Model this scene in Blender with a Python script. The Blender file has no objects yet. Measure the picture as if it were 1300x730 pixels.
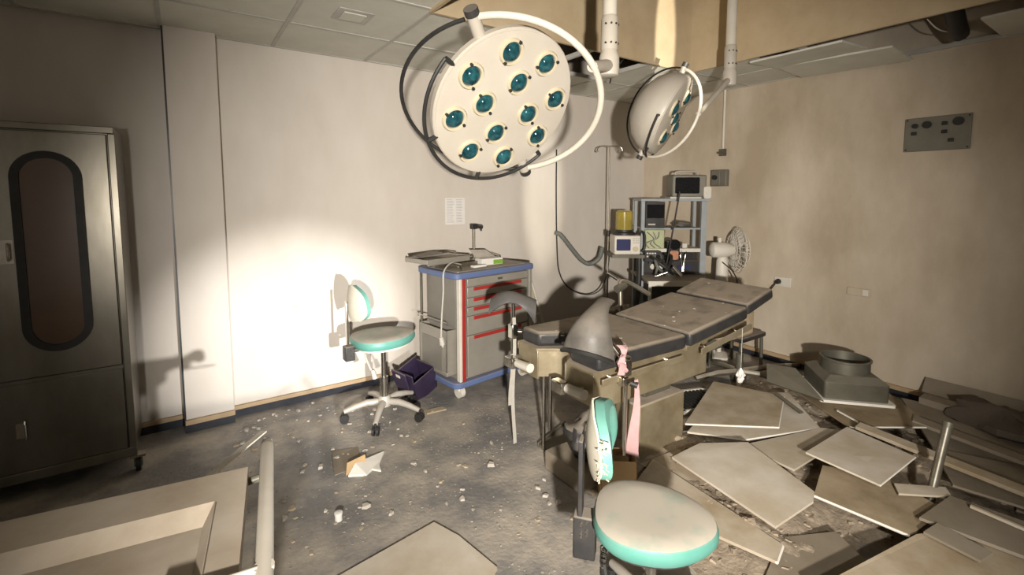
import bpy, math, random
from mathutils import Vector, Matrix, noise
random.seed(7)
R = math.radians
SC = bpy.context.scene
COL = SC.collection

# ------------------------------------------------------------------ camera, world, light, exposure
YAW, PITCH = R(34.66), R(4.97)
cd = bpy.data.cameras.new('camera'); cam = bpy.data.objects.new('camera', cd); COL.objects.link(cam)
cam.location = (0, 0, 1.6); cam.rotation_euler = (math.pi/2 - PITCH, 0, -YAW)
cd.sensor_width = 36; cd.lens = 605/1300*36; cd.shift_y = -66/1300; cd.clip_start = .02
SC.camera = cam
w = bpy.data.worlds.new('world'); SC.world = w; w.use_nodes = True
w.node_tree.nodes['Background'].inputs[0].default_value = (1, .9, .78, 1)
w.node_tree.nodes['Background'].inputs[1].default_value = .02
vs = SC.view_settings
vs.view_transform = 'Standard'; vs.look = 'None'; vs.gamma = 1; vs.use_curve_mapping = False; vs.exposure = 0.2

def spot(name, loc, target, watts, deg, blend, size, col):
    l = bpy.data.lights.new(name, 'SPOT'); l.energy = watts; l.spot_size = R(deg); l.spot_blend = blend
    l.shadow_soft_size = size; l.color = col
    o = bpy.data.objects.new(name, l); COL.objects.link(o); o.location = loc
    o.rotation_euler = (Vector(target) - Vector(loc)).to_track_quat('-Z', 'Y').to_euler()
    return o
def area(name, loc, target, watts, sx, sy, col):
    l = bpy.data.lights.new(name, 'AREA'); l.energy = watts; l.shape = 'RECTANGLE'; l.size = sx; l.size_y = sy; l.color = col
    o = bpy.data.objects.new(name, l); COL.objects.link(o); o.location = loc
    o.rotation_euler = (Vector(target) - Vector(loc)).to_track_quat('-Z', 'Y').to_euler()
    return o
WARM = (1.0, .925, .83)
spot('flash_lamp', (-.51, -1.10, 1.52), (1.87, 2.1, 1.12), 1120, 77, 1.0, .05, WARM)
area('fill_light', (-1.0, -2.1, 1.2), (1.2, 3.0, 1.2), 9, .9, 2.0, (1, .92, .82))  # soft fill added behind the camera to lift the darks; no doorway there
spot('torch_on_wall', (.45, -1.5, 1.1), (.66, 3.86, .52), 1400, 23, .95, .03, (1, .97, .93)).scale = (1.0, .9, 1)
spot('torch_on_panels', (.3, -.9, 1.9), (2.65, 1.1, .1), 150, 36, 1.0, .05, (1, .95, .86))
spot('torch_on_corner', (.45, -1.5, 1.1), (3.06, 3.86, 1.55), 800, 17, .8, .03, (1, .93, .80)).scale = (.32, 1, 1)
spot('torch_on_recess', (.45, -1.5, 1.1), (3.30, 2.58, 2.84), 2200, 11, .35, .02, (1, .93, .80)).scale = (.22, 1, 1)

# ------------------------------------------------------------------ materials
MATS = {}
def mat(name, col, col2=None, rough=.6, metal=0, scale=6, amt=.5, bump=0, bscale=60, dust=0, dustcol=(.42, .36, .29),
        coat=0, trans=0, ior=1.45, emit=None, es=0, stretch=(1, 1, 1), detail=6, lo=.35, hi=.65):
    if name in MATS: return MATS[name]
    m = bpy.data.materials.new(name); m.use_nodes = True; nt = m.node_tree; n = nt.nodes; L = nt.links
    b = n['Principled BSDF']
    g = n.new('ShaderNodeNewGeometry')
    mp = n.new('ShaderNodeMapping'); mp.inputs['Scale'].default_value = stretch
    L.new(g.outputs['Position'], mp.inputs['Vector'])
    no = n.new('ShaderNodeTexNoise'); no.inputs['Scale'].default_value = scale; no.inputs['Detail'].default_value = detail
    no.inputs['Roughness'].default_value = .62
    L.new(mp.outputs[0], no.inputs['Vector'])
    mr = n.new('ShaderNodeMapRange'); mr.inputs['From Min'].default_value = lo; mr.inputs['From Max'].default_value = hi
    mr.inputs['To Max'].default_value = amt
    L.new(no.outputs['Fac'], mr.inputs['Value'])
    mx = n.new('ShaderNodeMix'); mx.data_type = 'RGBA'
    c2 = col2 or tuple(c*.7 for c in col)
    mx.inputs['A'].default_value = (*col, 1); mx.inputs['B'].default_value = (*c2, 1)
    L.new(mr.outputs[0], mx.inputs['Factor'])
    out = mx.outputs['Result']
    b.inputs['Roughness'].default_value = rough; b.inputs['Metallic'].default_value = metal
    b.inputs['IOR'].default_value = ior
    if dust:
        sx = n.new('ShaderNodeSeparateXYZ'); L.new(g.outputs['Normal'], sx.inputs[0])
        d1 = n.new('ShaderNodeMapRange'); d1.inputs['From Min'].default_value = .3; d1.inputs['From Max'].default_value = .95
        d1.inputs['To Max'].default_value = dust; L.new(sx.outputs['Z'], d1.inputs['Value'])
        n2 = n.new('ShaderNodeTexNoise'); n2.inputs['Scale'].default_value = 9; n2.inputs['Detail'].default_value = 8
        L.new(g.outputs['Position'], n2.inputs['Vector'])
        d2 = n.new('ShaderNodeMapRange'); d2.inputs['From Min'].default_value = .28; d2.inputs['From Max'].default_value = .5
        d2.inputs['To Min'].default_value = .55
        L.new(n2.outputs['Fac'], d2.inputs['Value'])
        mu = n.new('ShaderNodeMath'); mu.operation = 'MULTIPLY'; L.new(d1.outputs[0], mu.inputs[0]); L.new(d2.outputs[0], mu.inputs[1])
        m2 = n.new('ShaderNodeMix'); m2.data_type = 'RGBA'; L.new(out, m2.inputs['A']); m2.inputs['B'].default_value = (*dustcol, 1)
        L.new(mu.outputs[0], m2.inputs['Factor']); out = m2.outputs['Result']
        r2 = n.new('ShaderNodeMapRange'); r2.inputs['To Min'].default_value = rough; r2.inputs['To Max'].default_value = .95
        L.new(mu.outputs[0], r2.inputs['Value']); L.new(r2.outputs[0], b.inputs['Roughness'])
        if metal:
            r3 = n.new('ShaderNodeMapRange'); r3.inputs['To Min'].default_value = metal; r3.inputs['To Max'].default_value = 0
            L.new(mu.outputs[0], r3.inputs['Value']); L.new(r3.outputs[0], b.inputs['Metallic'])
    L.new(out, b.inputs['Base Color'])
    if bump:
        nb = n.new('ShaderNodeTexNoise'); nb.inputs['Scale'].default_value = bscale; nb.inputs['Detail'].default_value = 6
        L.new(mp.outputs[0], nb.inputs['Vector'])
        bp = n.new('ShaderNodeBump'); bp.inputs['Strength'].default_value = bump; bp.inputs['Distance'].default_value = .01
        L.new(nb.outputs['Fac'], bp.inputs['Height']); L.new(bp.outputs[0], b.inputs['Normal'])
    if coat: b.inputs['Coat Weight'].default_value = coat
    if trans: b.inputs['Transmission Weight'].default_value = trans
    if emit:
        b.inputs['Emission Color'].default_value = (*emit, 1); b.inputs['Emission Strength'].default_value = es
    MATS[name] = m
    return m

WALL = mat('wall_paint', (.66, .615, .56), (.50, .45, .385), .55, scale=1.3, amt=.6, bump=.05, bscale=180, stretch=(1, 1, .45))
WALLR = mat('wall_paint_stained', (.62, .54, .43), (.42, .345, .25), .6, scale=1.5, amt=1.0, detail=9, bump=.06, bscale=160, stretch=(1, 1, .5))
TILE = mat('ceiling_tile_board', (.66, .65, .58), (.54, .53, .46), .85, scale=5, amt=.5, bump=.12, bscale=260)
TBAR = mat('ceiling_grid_metal', (.50, .49, .45), None, .5, scale=8)
RECESS = mat('recess_board', (.52, .42, .275), (.40, .30, .18), .75, scale=2.2, amt=.8, bump=.05)
SLAB = mat('concrete_slab', (.12, .10, .08), None, .95, scale=3, bump=.4)
FLOOR = mat('dusty_vinyl_floor', (.195, .19, .185), (.50, .445, .37), .65, scale=2.6, amt=.9, bump=.5, bscale=40, detail=14, lo=.40, hi=.66)
WOOD = mat('trim_wood', (.45, .33, .20), (.32, .22, .12), .6, scale=9)
DARK = mat('dark_skirting', (.022, .024, .034), (.05, .05, .05), .35, scale=9)
STEEL = mat('brushed_steel', (.27, .255, .22), (.15, .135, .10), .3, .95, scale=3, amt=.7, stretch=(1, 1, .35), bump=.03, bscale=30)
STEELD = mat('dirty_steel', (.33, .31, .26), (.20, .17, .12), .42, .8, scale=8, amt=.8, dust=.8)
TABLEM = mat('table_steel', (.43, .37, .255), (.24, .19, .11), .34, .6, scale=5, amt=.75, dust=.9, bump=.04)
CHROME = mat('chrome', (.62, .60, .56), (.45, .42, .36), .18, 1, scale=14, amt=.6)
GREYMET = mat('grey_painted_metal', (.52, .50, .455), (.38, .35, .30), .42, .15, scale=5, amt=.5, dust=.6)
CARTG = mat('cart_grey', (.37, .35, .31), (.29, .27, .23), .45, .3, scale=4, amt=.6, dust=.7)
CARTD = mat('cart_side_grey', (.25, .24, .215), (.19, .18, .155), .5, .2, scale=4, amt=.6)
RED = mat('red_strip', (.37, .03, .025), (.28, .03, .025), .45, scale=8)
BLUE = mat('blue_plastic', (.11, .17, .36), (.12, .15, .27), .45, scale=8, amt=.7, dust=.35)
WHITE = mat('white_enamel', (.60, .565, .49), (.47, .42, .33), .35, scale=10, amt=.4, dust=.4)
WHITEP = mat('white_plastic', (.70, .67, .60), (.56, .52, .44), .5, scale=7, amt=.5, dust=.5)
CREAM = mat('cream_bezel', (.52, .46, .335), (.44, .37, .23), .5, scale=14)
LAMPW = mat('lamp_housing_white', (.47, .435, .375), (.40, .355, .29), .42, scale=4, amt=.5, dust=.5)
LENS = mat('lens_teal_glass', (.004, .028, .038), (.022, .115, .135), .06, .2, scale=26, amt=1, coat=1)
BLACK = mat('black_rubber', (.018, .018, .018), (.04, .038, .034), .5, scale=12)
BLACKG = mat('black_gloss', (.012, .012, .014), None, .15, scale=12)
BLKPL = mat('black_plastic_dusty', (.025, .025, .026), (.06, .055, .05), .5, scale=14, dust=.55)
VINYL = mat('black_vinyl_dusty', (.022, .022, .024), (.055, .052, .048), .42, scale=9, dust=.97, dustcol=(.36, .30, .23), bump=.25, bscale=14)
PADG = mat('grey_moulded_pad', (.17, .155, .135), (.085, .08, .072), .5, scale=8, amt=.8, dust=.6, dustcol=(.33, .29, .24), bump=.2, bscale=30)
PADD = mat('dark_moulded_pad', (.05, .05, .052), (.10, .095, .09), .45, scale=8, amt=.7, dust=.7, dustcol=(.14, .13, .12))
TEAL = mat('teal_vinyl_dusty', (.085, .27, .225), (.13, .30, .255), .45, scale=9, dust=1.0, dustcol=(.44, .40, .335))
TEALC = mat('teal_vinyl_clean', (.10, .31, .26), (.20, .36, .31), .45, scale=11, amt=.6)
SHELL = mat('cream_shell', (.66, .63, .53), (.52, .47, .36), .5, scale=8, amt=.5)
BOARD = mat('board_tan', (.48, .415, .325), (.31, .24, .15), .8, scale=3.5, amt=1, detail=10, bump=.06, bscale=120)
BOARDL = mat('board_pale', (.60, .55, .475), (.43, .36, .26), .75, scale=3, amt=.9, detail=10, bump=.05, bscale=120)
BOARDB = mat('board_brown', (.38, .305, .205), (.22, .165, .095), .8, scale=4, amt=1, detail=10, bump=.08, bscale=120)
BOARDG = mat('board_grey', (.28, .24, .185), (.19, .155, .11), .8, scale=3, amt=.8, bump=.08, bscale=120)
EDGE = mat('board_white_edge', (.78, .75, .68), None, .7, scale=14, amt=.3)
RUBBLE = mat('rubble', (.24, .195, .145), (.42, .345, .26), .95, scale=16, amt=.9, bump=.6, bscale=60, detail=12)
CHIP = mat('plaster_chip', (.52, .48, .42), (.36, .32, .27), .9, scale=20)
CRUMB = mat('floor_crumb', (.34, .31, .265), (.24, .21, .17), .95, scale=20)
TUBEM = mat('dull_tube', (.21, .195, .16), (.12, .105, .08), .4, .5, scale=12, amt=.9)
CARDB = mat('cardboard', (.50, .345, .18), (.42, .28, .14), .8, scale=6)
PINK = mat('pink_cloth', (.50, .32, .32), (.4, .24, .24), .85, scale=20)
STRAP = mat('pale_strap', (.46, .44, .39), (.34, .32, .28), .7, scale=20)
PURPLE = mat('purple_plastic', (.032, .022, .055), (.06, .045, .085), .4, scale=8, dust=.3)
YGLASS = mat('yellow_glass', (.62, .50, .10), (.5, .4, .1), .12, trans=.55, scale=10)
GLASS = mat('clear_glass', (.9, .9, .88), None, .05, trans=1, scale=10)
SCRBLUE = mat('screen_blue', (.05, .055, .13), None, .15, scale=5)
PALEGREEN = mat('pale_green_panel', (.47, .50, .30), (.36, .40, .22), .5, scale=12)
ORANGE = mat('orange_label', (.45, .12, .05), (.6, .5, .35), .6, scale=40)
GREEN = mat('green_label', (.22, .42, .06), None, .6, scale=20)
PAPER = mat('paper', (.74, .72, .68), None, .8, scale=14, amt=.15)
INK = mat('faint_ink', (.46, .46, .50), None, .8, scale=14)
GREYBLUE = mat('greyblue_paint', (.35, .38, .40), (.26, .28, .28), .5, scale=10, dust=.5)
PANE = mat('brown_window_pane', (.125, .075, .045), (.09, .055, .035), .3, scale=4, amt=.8)
HOSE = mat('grey_hose', (.16, .17, .155), None, .5, scale=20)
CABLEW = mat('white_cable', (.62, .60, .55), None, .5, scale=20)
DUCT = mat('dull_galvanised', (.155, .15, .12), (.10, .09, .065), .5, .45, scale=6, amt=.8, dust=.5, dustcol=(.25, .22, .17))
FOAM = mat('torn_foam', (.6, .55, .42), (.4, .36, .25), .95, scale=60, bump=.8, bscale=90)
WALLBOX = mat('grey_wall_box', (.20, .19, .155), (.15, .14, .11), .5, .2, scale=9)

# ------------------------------------------------------------------ mesh helpers
class MB:
    def __init__(s): s.v = []; s.f = []; s.sm = []
    def add(s, vs, fs, T=None, smooth=False):
        o = len(s.v)
        s.v += [tuple((T @ Vector(v)) if T else v) for v in vs]
        for f in fs: s.f.append(tuple(i + o for i in f)); s.sm.append(smooth)
        return s
    def box(s, c, d, T=None, rz=0):
        x, y, z = (q/2 for q in d)
        M = Matrix.Translation(c) @ Matrix.Rotation(rz, 4, 'Z')
        if T: M = T @ M
        vs = [(a*x, b*y, e*z) for e in (-1, 1) for b in (-1, 1) for a in (-1, 1)]
        return s.add(vs, [(0, 2, 3, 1), (4, 5, 7, 6), (0, 1, 5, 4), (2, 6, 7, 3), (0, 4, 6, 2), (1, 3, 7, 5)], M)
    def b2(s, x0, x1, y0, y1, z0, z1, T=None):
        return s.box(((x0+x1)/2, (y0+y1)/2, (z0+z1)/2), (x1-x0, y1-y0, z1-z0), T)
    def prism(s, poly, z0, z1, T=None, smooth=False):
        n = len(poly)
        vs = [(x, y, z0) for x, y in poly] + [(x, y, z1) for x, y in poly]
        a = sum(poly[i][0]*poly[(i+1) % n][1] - poly[(i+1) % n][0]*poly[i][1] for i in range(n))
        fs = [tuple(range(n))[::-1], tuple(range(n, 2*n))] + [(i, (i+1) % n, n+(i+1) % n, n+i) for i in range(n)]
        if a < 0: fs = [f[::-1] for f in fs]
        return s.add(vs, fs, T, smooth)
    def slab(s, top, t):
        """board from a list of 3-D top corners, t thick along the board's own normal"""
        p = [Vector(q) for q in top]; n = Vector((0, 0, 0)); k = len(p)
        for i in range(k): n += p[i].cross(p[(i+1) % k])
        n.normalize()
        if n.z < 0: p = p[::-1]; n = -n
        vs = [tuple(q - n*t) for q in p] + [tuple(q) for q in p]
        fs = [tuple(range(k))[::-1], tuple(range(k, 2*k))] + [(i, (i+1) % k, k+(i+1) % k, k+i) for i in range(k)]
        return s.add(vs, fs)
    def lathe(s, prof, seg=20, T=None, smooth=True):
        vs = []; fs = []; n = len(prof)
        for r, z in prof:
            for k in range(seg):
                a = 2*math.pi*k/seg; vs.append((r*math.cos(a), r*math.sin(a), z))
        for i in range(n-1):
            for k in range(seg):
                k2 = (k+1) % seg; fs.append((i*seg+k, i*seg+k2, (i+1)*seg+k2, (i+1)*seg+k))
        fs.append(tuple(range(seg))[::-1]); fs.append(tuple(range((n-1)*seg, n*seg)))
        return s.add(vs, fs, T, smooth)
    def cyl(s, a, b, r, seg=14, r2=None):
        a = Vector(a); b = Vector(b); d = b - a
        T = Matrix.Translation(a) @ d.to_track_quat('Z', 'Y').to_matrix().to_4x4()
        return s.lathe([(r, 0), (r2 if r2 is not None else r, d.length)], seg, T)
    def tube(s, path, r, seg=8, closed=False):
        p = [Vector(q) for q in path]; n = len(p); vs = []; fs = []
        rs = r if isinstance(r, (list, tuple)) else [r]*n
        up = None
        for i in range(n):
            if closed: d = p[(i+1) % n] - p[i-1]
            else: d = p[min(i+1, n-1)] - p[max(i-1, 0)]
            d.normalize()
            if up is None: up = d.orthogonal().normalized()
            up = (up - d*up.dot(d)); up.normalize(); sd = d.cross(up)
            for k in range(seg):
                a = 2*math.pi*k/seg; vs.append(tuple(p[i] + (up*math.cos(a) + sd*math.sin(a))*rs[i]))
        m = n if closed else n-1
        for i in range(m):
            j = (i+1) % n
            for k in range(seg): k2 = (k+1) % seg; fs.append((i*seg+k, i*seg+k2, j*seg+k2, j*seg+k))
        if not closed: fs += [tuple(range(seg))[::-1], tuple(range((n-1)*seg, n*seg))]
        return s.add(vs, fs, None, True)
    def sheet(s, grid, t, closed=False):
        """thick sheet from a grid[i][j] of points, offset t along local normals"""
        A = [[Vector(q) for q in r] for r in grid]; ni, nj = len(A), len(A[0])
        N = []
        for i in range(ni):
            r = []
            for j in range(nj):
                du = A[min(i+1, ni-1)][j] - A[max(i-1, 0)][j]; dv = A[i][min(j+1, nj-1)] - A[i][max(j-1, 0)]
                q = du.cross(dv); r.append(q.normalized() if q.length > 1e-9 else Vector((0, 0, 1)))
            N.append(r)
        vs = [tuple(A[i][j]) for i in range(ni) for j in range(nj)] + [tuple(A[i][j] + N[i][j]*t) for i in range(ni) for j in range(nj)]
        o = ni*nj; fs = []
        for i in range(ni-1):
            for j in range(nj-1):
                a, b, c, d = i*nj+j, (i+1)*nj+j, (i+1)*nj+j+1, i*nj+j+1
                fs.append((d, c, b, a)); fs.append((a+o, b+o, c+o, d+o))
        for i in range(ni-1):
            fs.append((i*nj, (i+1)*nj, (i+1)*nj+o, i*nj+o)); e = nj-1
            fs.append(((i+1)*nj+e, i*nj+e, i*nj+e+o, (i+1)*nj+e+o))
        for j in range(nj-1):
            fs.append((j+1, j, j+o, j+1+o)); e = (ni-1)*nj
            fs.append((e+j, e+j+1, e+j+1+o, e+j+o))
        return s.add(vs, fs, None, True)

def bz(pts, n=12):
    """smooth path through points (Catmull-Rom)"""
    p = [Vector(q) for q in pts]; p = [p[0]*2-p[1]] + p + [p[-1]*2-p[-2]]; out = []
    for i in range(1, len(p)-2):
        for k in range(n):
            t = k/n; a, b, c, d = p[i-1:i+3]
            out.append(.5*((2*b) + (c-a)*t + (2*a-5*b+4*c-d)*t*t + (3*b-a-3*c+d)*t**3))
    out.append(p[-2]); return out
def rrect(w, h, r, n=5, cx=0, cy=0):
    out = []
    for sx, sy, a0 in ((1, 1, 0), (-1, 1, 90), (-1, -1, 180), (1, -1, 270)):
        for k in range(n+1):
            a = R(a0 + 90*k/n); out.append((cx + sx*(w/2-r) + r*math.cos(a), cy + sy*(h/2-r) + r*math.sin(a)))
    return out

def obj(name, mb, m, parent=None, bevel=0, seg=2, sub=0):
    me = bpy.data.meshes.new(name); me.from_pydata(mb.v, [], mb.f); me.update()
    me.polygons.foreach_set('use_smooth', [bool(x) or bevel > 0 or sub > 0 for x in mb.sm])
    if any(mb.sm) or bevel or sub: me.set_sharp_from_angle(angle=R(38))
    me.materials.append(m)
    o = bpy.data.objects.new(name, me); COL.objects.link(o)
    if parent: o.parent = parent
    if bevel:
        b = o.modifiers.new('bevel', 'BEVEL'); b.width = bevel; b.segments = seg; b.limit_method = 'ANGLE'; b.angle_limit = R(40); b.harden_normals = False
    if sub:
        b = o.modifiers.new('sub', 'SUBSURF'); b.levels = sub; b.render_levels = sub
    return o
def tag(o, label, cat, group=None):
    o['label'] = label; o['category'] = cat
    if group: o['group'] = group
    return o
def thing(name, label, cat, loc=(0, 0, 0), rz=0, group=None):
    o = bpy.data.objects.new(name, None); COL.objects.link(o); o.empty_display_size = .1
    o.location = loc; o.rotation_euler = (0, 0, rz)
    return tag(o, label, cat, group)
def struct(name, mb, m, parent=None, label=None, **k):
    o = obj(name, mb, m, parent, **k)
    if not parent: o['kind'] = 'structure'
    if label: o['label'] = label
    return o
def TR(loc, rx=0, ry=0, rz=0):
    return Matrix.Translation(loc) @ Matrix.Rotation(rz, 4, 'Z') @ Matrix.Rotation(ry, 4, 'Y') @ Matrix.Rotation(rx, 4, 'X')
def frame(o, x, y, z):
    M = Matrix((x, y, z)).transposed().to_4x4(); M.translation = o; return M

# ------------------------------------------------------------------ the room
YB, XR, CZ, TOP = 3.86, 4.6, 2.65, 3.75
XL, YF = -2.0, -2.2
struct('floor', MB().b2(XL-.1, XR+.1, YF-.1, YB+.3, -.1, 0), FLOOR)
struct('wall_back', MB().b2(.235, XR+.1, YB, YB+.2, 0, TOP), WALL)
struct('wall_back_left', MB().b2(XL-.1, -.04, YB+.05, YB+.2, 0, TOP), WALL)
struct('wall_pillar', MB().b2(-.05, .235, YB-.085, YB+.2, 0, TOP), WALL, bevel=.004)
struct('wall_right', MB().b2(XR, XR+.1, YF, YB, 0, TOP), WALLR)
struct('wall_left', MB().b2(XL-.1, XL, YF, YB+.05, 0, TOP), WALL)
struct('wall_front', MB().b2(XL-.1, XR+.1, YF-.1, YF, 0, TOP), WALL)
struct('ceiling_slab', MB().b2(XL-.1, XR+.1, YF-.1, YB+.2, TOP, TOP+.1), SLAB)
# skirting: dark base with a wooden strip above it
struct('trim_1', MB().b2(.237, XR-.03, YB-.022, YB, .055, .085), WOOD, bevel=.003)
struct('baseboard_back', MB().b2(.237, XR-.03, YB-.012, YB, 0, .055), DARK)
struct('trim_2', MB().b2(-.052, .237, YB-.105, YB-.085, .055, .09), WOOD, bevel=.003)
struct('baseboard_pillar', MB().b2(-.052, .237, YB-.097, YB-.085, 0, .055), DARK)
struct('trim_3', MB().b2(XL, -.052, YB+.03, YB+.05, .055, .085), WOOD, bevel=.003)
struct('baseboard_left', MB().b2(XL, -.052, YB+.038, YB+.05, 0, .055), DARK)
struct('trim_4', MB().b2(XR-.025, XR, YF, YB-.03, .055, .09), WOOD, bevel=.003)
struct('baseboard_right', MB().b2(XR-.013, XR, YF, YB-.03, 0, .055), DARK)
# pillar seam strip
struct('trim_5', MB().b2(-.056, -.046, YB-.09, YB-.078, 0, CZ), DARK)

# raised recess in the suspended ceiling, its boards, and the grid
RX0, RX1, RY0, RY1 = 1.24, 3.64, -.35, 2.58
BT = .02
struct('wall_recess_back', MB().b2(RX0, RX1, RY1, RY1+BT, CZ-.015, TOP), RECESS)
struct('wall_recess_right', MB().b2(RX1, RX1+BT, RY0, RY1+BT, CZ-.015, TOP), RECESS)
struct('wall_recess_left', MB().b2(RX0-BT, RX0, RY0, RY1+BT, CZ-.015, TOP), RECESS)
struct('wall_recess_front', MB().b2(RX0, RX1, RY0-BT, RY0, CZ-.015, TOP), RECESS)
GX = [XL, -1.36, -.71, -.06, .585, RX0]
GX2 = [RX0, 1.89, 2.54, 3.19, 3.64, 4.12, XR]
GY = [YF, -1.6, -.97, -.35, .31, .96, 1.61, 2.25, 2.58+.0, 3.27, YB]
bars = MB()
for x in GX[1:]: bars.b2(x-.012, x+.012, YF, YB, CZ-.004, CZ+.03)
for x in GX2[1:-1]:
    bars.b2(x-.012, x+.012, RY1+.03, YB, CZ-.004, CZ+.03)
    if x < RX1: bars.b2(x-.012, x+.012, YF, RY0-.03, CZ-.004, CZ+.03)
bars.b2(RX0, XR, 3.258, 3.282, CZ-.003, CZ+.03)
bars.b2(XL, RX0, 3.258, 3.282, CZ-.003, CZ+.03)
for y in GY[1:-2]: bars.b2(XL, RX0-.02, y-.012, y+.012, CZ-.003, CZ+.03)
for y in (1.75, 2.1, 2.6): bars.b2(RX1+.02, XR, y-.012, y+.012, CZ-.003, CZ+.03)
bars.b2(XL, XR, YB-.02, YB, CZ-.004, CZ+.028); bars.b2(XR-.02, XR, YF, YB, CZ-.004, CZ+.028)
ceil = struct('ceiling', bars, TBAR, label='suspended ceiling grid of pale metal bars and square tiles')
def ctile(x0, x1, y0, y1, dz=0, rx=0, ry=0):
    mb = MB().box((0, 0, 0), (x1-x0-.014, y1-y0-.014, .014))
    o = obj('ceiling_tile', mb, TILE, ceil); o.location = ((x0+x1)/2, (y0+y1)/2, CZ+.008+dz); o.rotation_euler = (rx, ry, 0)
for i in range(len(GX)-1):
    for j in range(len(GY)-1): ctile(GX[i], GX[i+1], GY[j], GY[j+1], random.uniform(-.001, .002), 0, 0)
yy = [RY1+.03, 3.27, YB]
for i in range(len(GX2)-1):
    for j in range(2):
        if i in (1, 2) and j == 0: continue            # fallen tiles beside the recess
        ctile(GX2[i], GX2[i+1], yy[j], yy[j+1], .004 if i == 0 else 0, 0, 0)
for x0, x1 in zip([RX0, 1.89, 2.54, 3.19], [1.89, 2.54, 3.19, RX1]):
    for y0, y1 in zip(GY[:3], GY[1:4]): ctile(x0, x1, y0, y1)
ctile(3.66, 4.12, 2.1, 2.6); ctile(4.12, XR, 2.1, 2.6)
ctile(3.70, 4.14, 1.45, 2.1, -.02, 0, R(-3)); ctile(4.12, 4.56, 1.3, 2.1, -.03, R(2), R(3))
ctile(4.02, XR, .25, .85, .0); ctile(3.66, 4.02, -.35, .3); ctile(4.02, XR, -.4, .25)
for y0, y1 in ((-2.2, -1.6), (-1.6, -.97), (-.97, -.35)):
    ctile(3.66, 4.12, y0, y1); ctile(4.12, XR, y0, y1)
# stuff above the broken strip
o = obj('ceiling_pipe', MB().tube(bz([(3.95, .4, 2.86), (3.98, .9, 2.84), (4.02, 1.35, 2.9), (4.05, 2.2, 2.95)]), .06, 12), DUCT)
tag(o, 'dark pipe above the broken ceiling strip by the right wall', 'pipe')
o = obj('hanging_insulation', MB().tube(bz([(3.85, .95, 2.95), (4.0, .98, 2.82), (4.2, .99, 2.70), (4.32, 1.0, 2.66)]), [.05]*37, 10), BLACK)
tag(o, 'black hose sagging through the broken ceiling strip', 'hose')
o = obj('ceiling_wire', MB().tube(bz([(4.1, 1.12, 2.75), (4.15, 1.08, 2.69), (4.25, 1.05, 2.68), (4.3, 1.02, 2.72)]), .004, 6), CABLEW)
tag(o, 'thin pale wire loop hanging from the broken ceiling strip', 'wire')
o = obj('ceiling_cable', MB().tube(bz([(3.02, 2.7, 2.75), (2.97, 2.75, 2.66), (2.93, 2.8, 2.58), (2.92, 2.82, 2.5)]), .007, 6), BLACK)
tag(o, 'short black cable dangling from the gap of missing ceiling tiles', 'cable')
t = thing('ceiling_vent', 'small square vent set into a suspended ceiling tile', 'vent', (.885, 2.935, CZ))
obj('vent_frame', MB().b2(-.10, .10, -.10, .10, -.006, .002), TBAR, t, bevel=.003)
obj('vent_cover', MB().b2(-.065, .065, -.065, .065, -.013, -.006), TILE, t, bevel=.003)

# ------------------------------------------------------------------ steel cabinet on castors, left
t = thing('steel_cabinet', 'tall stainless steel cabinet on castors with a long oval window', 'cabinet', (-.285, 3.40, 0), R(-.5))
CW, CD = 1.25, .40
obj('body', MB().b2(-CW, 0, .012, CD, .10, 1.955), STEEL, t, bevel=.006)
obj('top_rail', MB().b2(-CW, .0, -.012, .012, 1.925, 1.962), STEEL, t, bevel=.004)
obj('side_rail', MB().b2(-.03, .004, -.012, .012, .10, 1.925), STEEL, t, bevel=.004)
def cab_door(z0, z1, x0, x1, window):
    d = obj('door', MB().b2(x0, x1, -.010, .012, z0, z1), STEEL, t, bevel=.004)
    if window:
        cx = -.28
        ring = []
        out = rrect(.275, 1.045, .137, 10, cx, (1.82+.775)/2); inn = rrect(.205, .975, .102, 10, cx, (1.82+.775)/2)
        n = len(out); M = TR((0, 0, 0), rx=math.pi/2)
        mb = MB(); vs = []
        for zz in (.009, .026):
            vs += [(x, y, zz) for x, y in out] + [(x, y, zz) for x, y in inn]
        fs = []
        for i in range(n):
            j = (i+1) % n
            fs += [(2*n+i, 2*n+j, 3*n+j, 3*n+i), (i, j, 2*n+j, 2*n+i), (3*n+i, 3*n+j, n+j, n+i)]
        mb.add(vs, fs, M)
        obj('window_gasket', mb, BLACK, d)
        obj('window_pane', MB().prism(inn, .009, .014, M), PANE, d)
    return d
du = cab_door(.645, 1.92, -.60, -.034, True)
dl = cab_door(.155, .625, -.60, -.034, False)
cab_door(.645, 1.92, -1.22, -.61, False); cab_door(.155, .625, -1.22, -.61, False)
obj('cross_rail', MB().b2(-CW, -.03, -.012, .012, .625, .645), STEEL, t)
obj('bottom_rail', MB().b2(-CW, .004, -.014, .012, .10, .155), STEEL, t, bevel=.004)
h = obj('latch', MB().b2(-.475, -.425, -.014, -.009, 1.25, 1.37).tube(bz([(-.44, -.012, 1.27), (-.44, -.04, 1.275), (-.44, -.04, 1.345), (-.44, -.012, 1.35)], 5), .005, 8), CHROME, du)
obj('latch', MB().b2(-.475, -.435, -.014, -.009, .34, .42).tube(bz([(-.437, -.012, .33), (-.437, -.03, .335), (-.437, -.03, .425), (-.437, -.012, .43)], 5), .004, 8), CHROME, dl)
for cx, cy in ((.005, .015), (-.05, CD-.05), (-CW+.05, .05), (-CW+.05, CD-.05)):
    c = obj('castor', MB().b2(cx-.035, cx+.035, cy-.03, cy+.03, .088, .10).b2(cx-.02, cx-.014, cy-.025, cy+.03, .035, .09).b2(cx+.014, cx+.02, cy-.025, cy+.03, .035, .09), STEELD, t)
    obj('wheel', MB().cyl((cx-.012, cy, .045), (cx+.012, cy, .045), .045, 20), BLACK, c)

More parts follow.
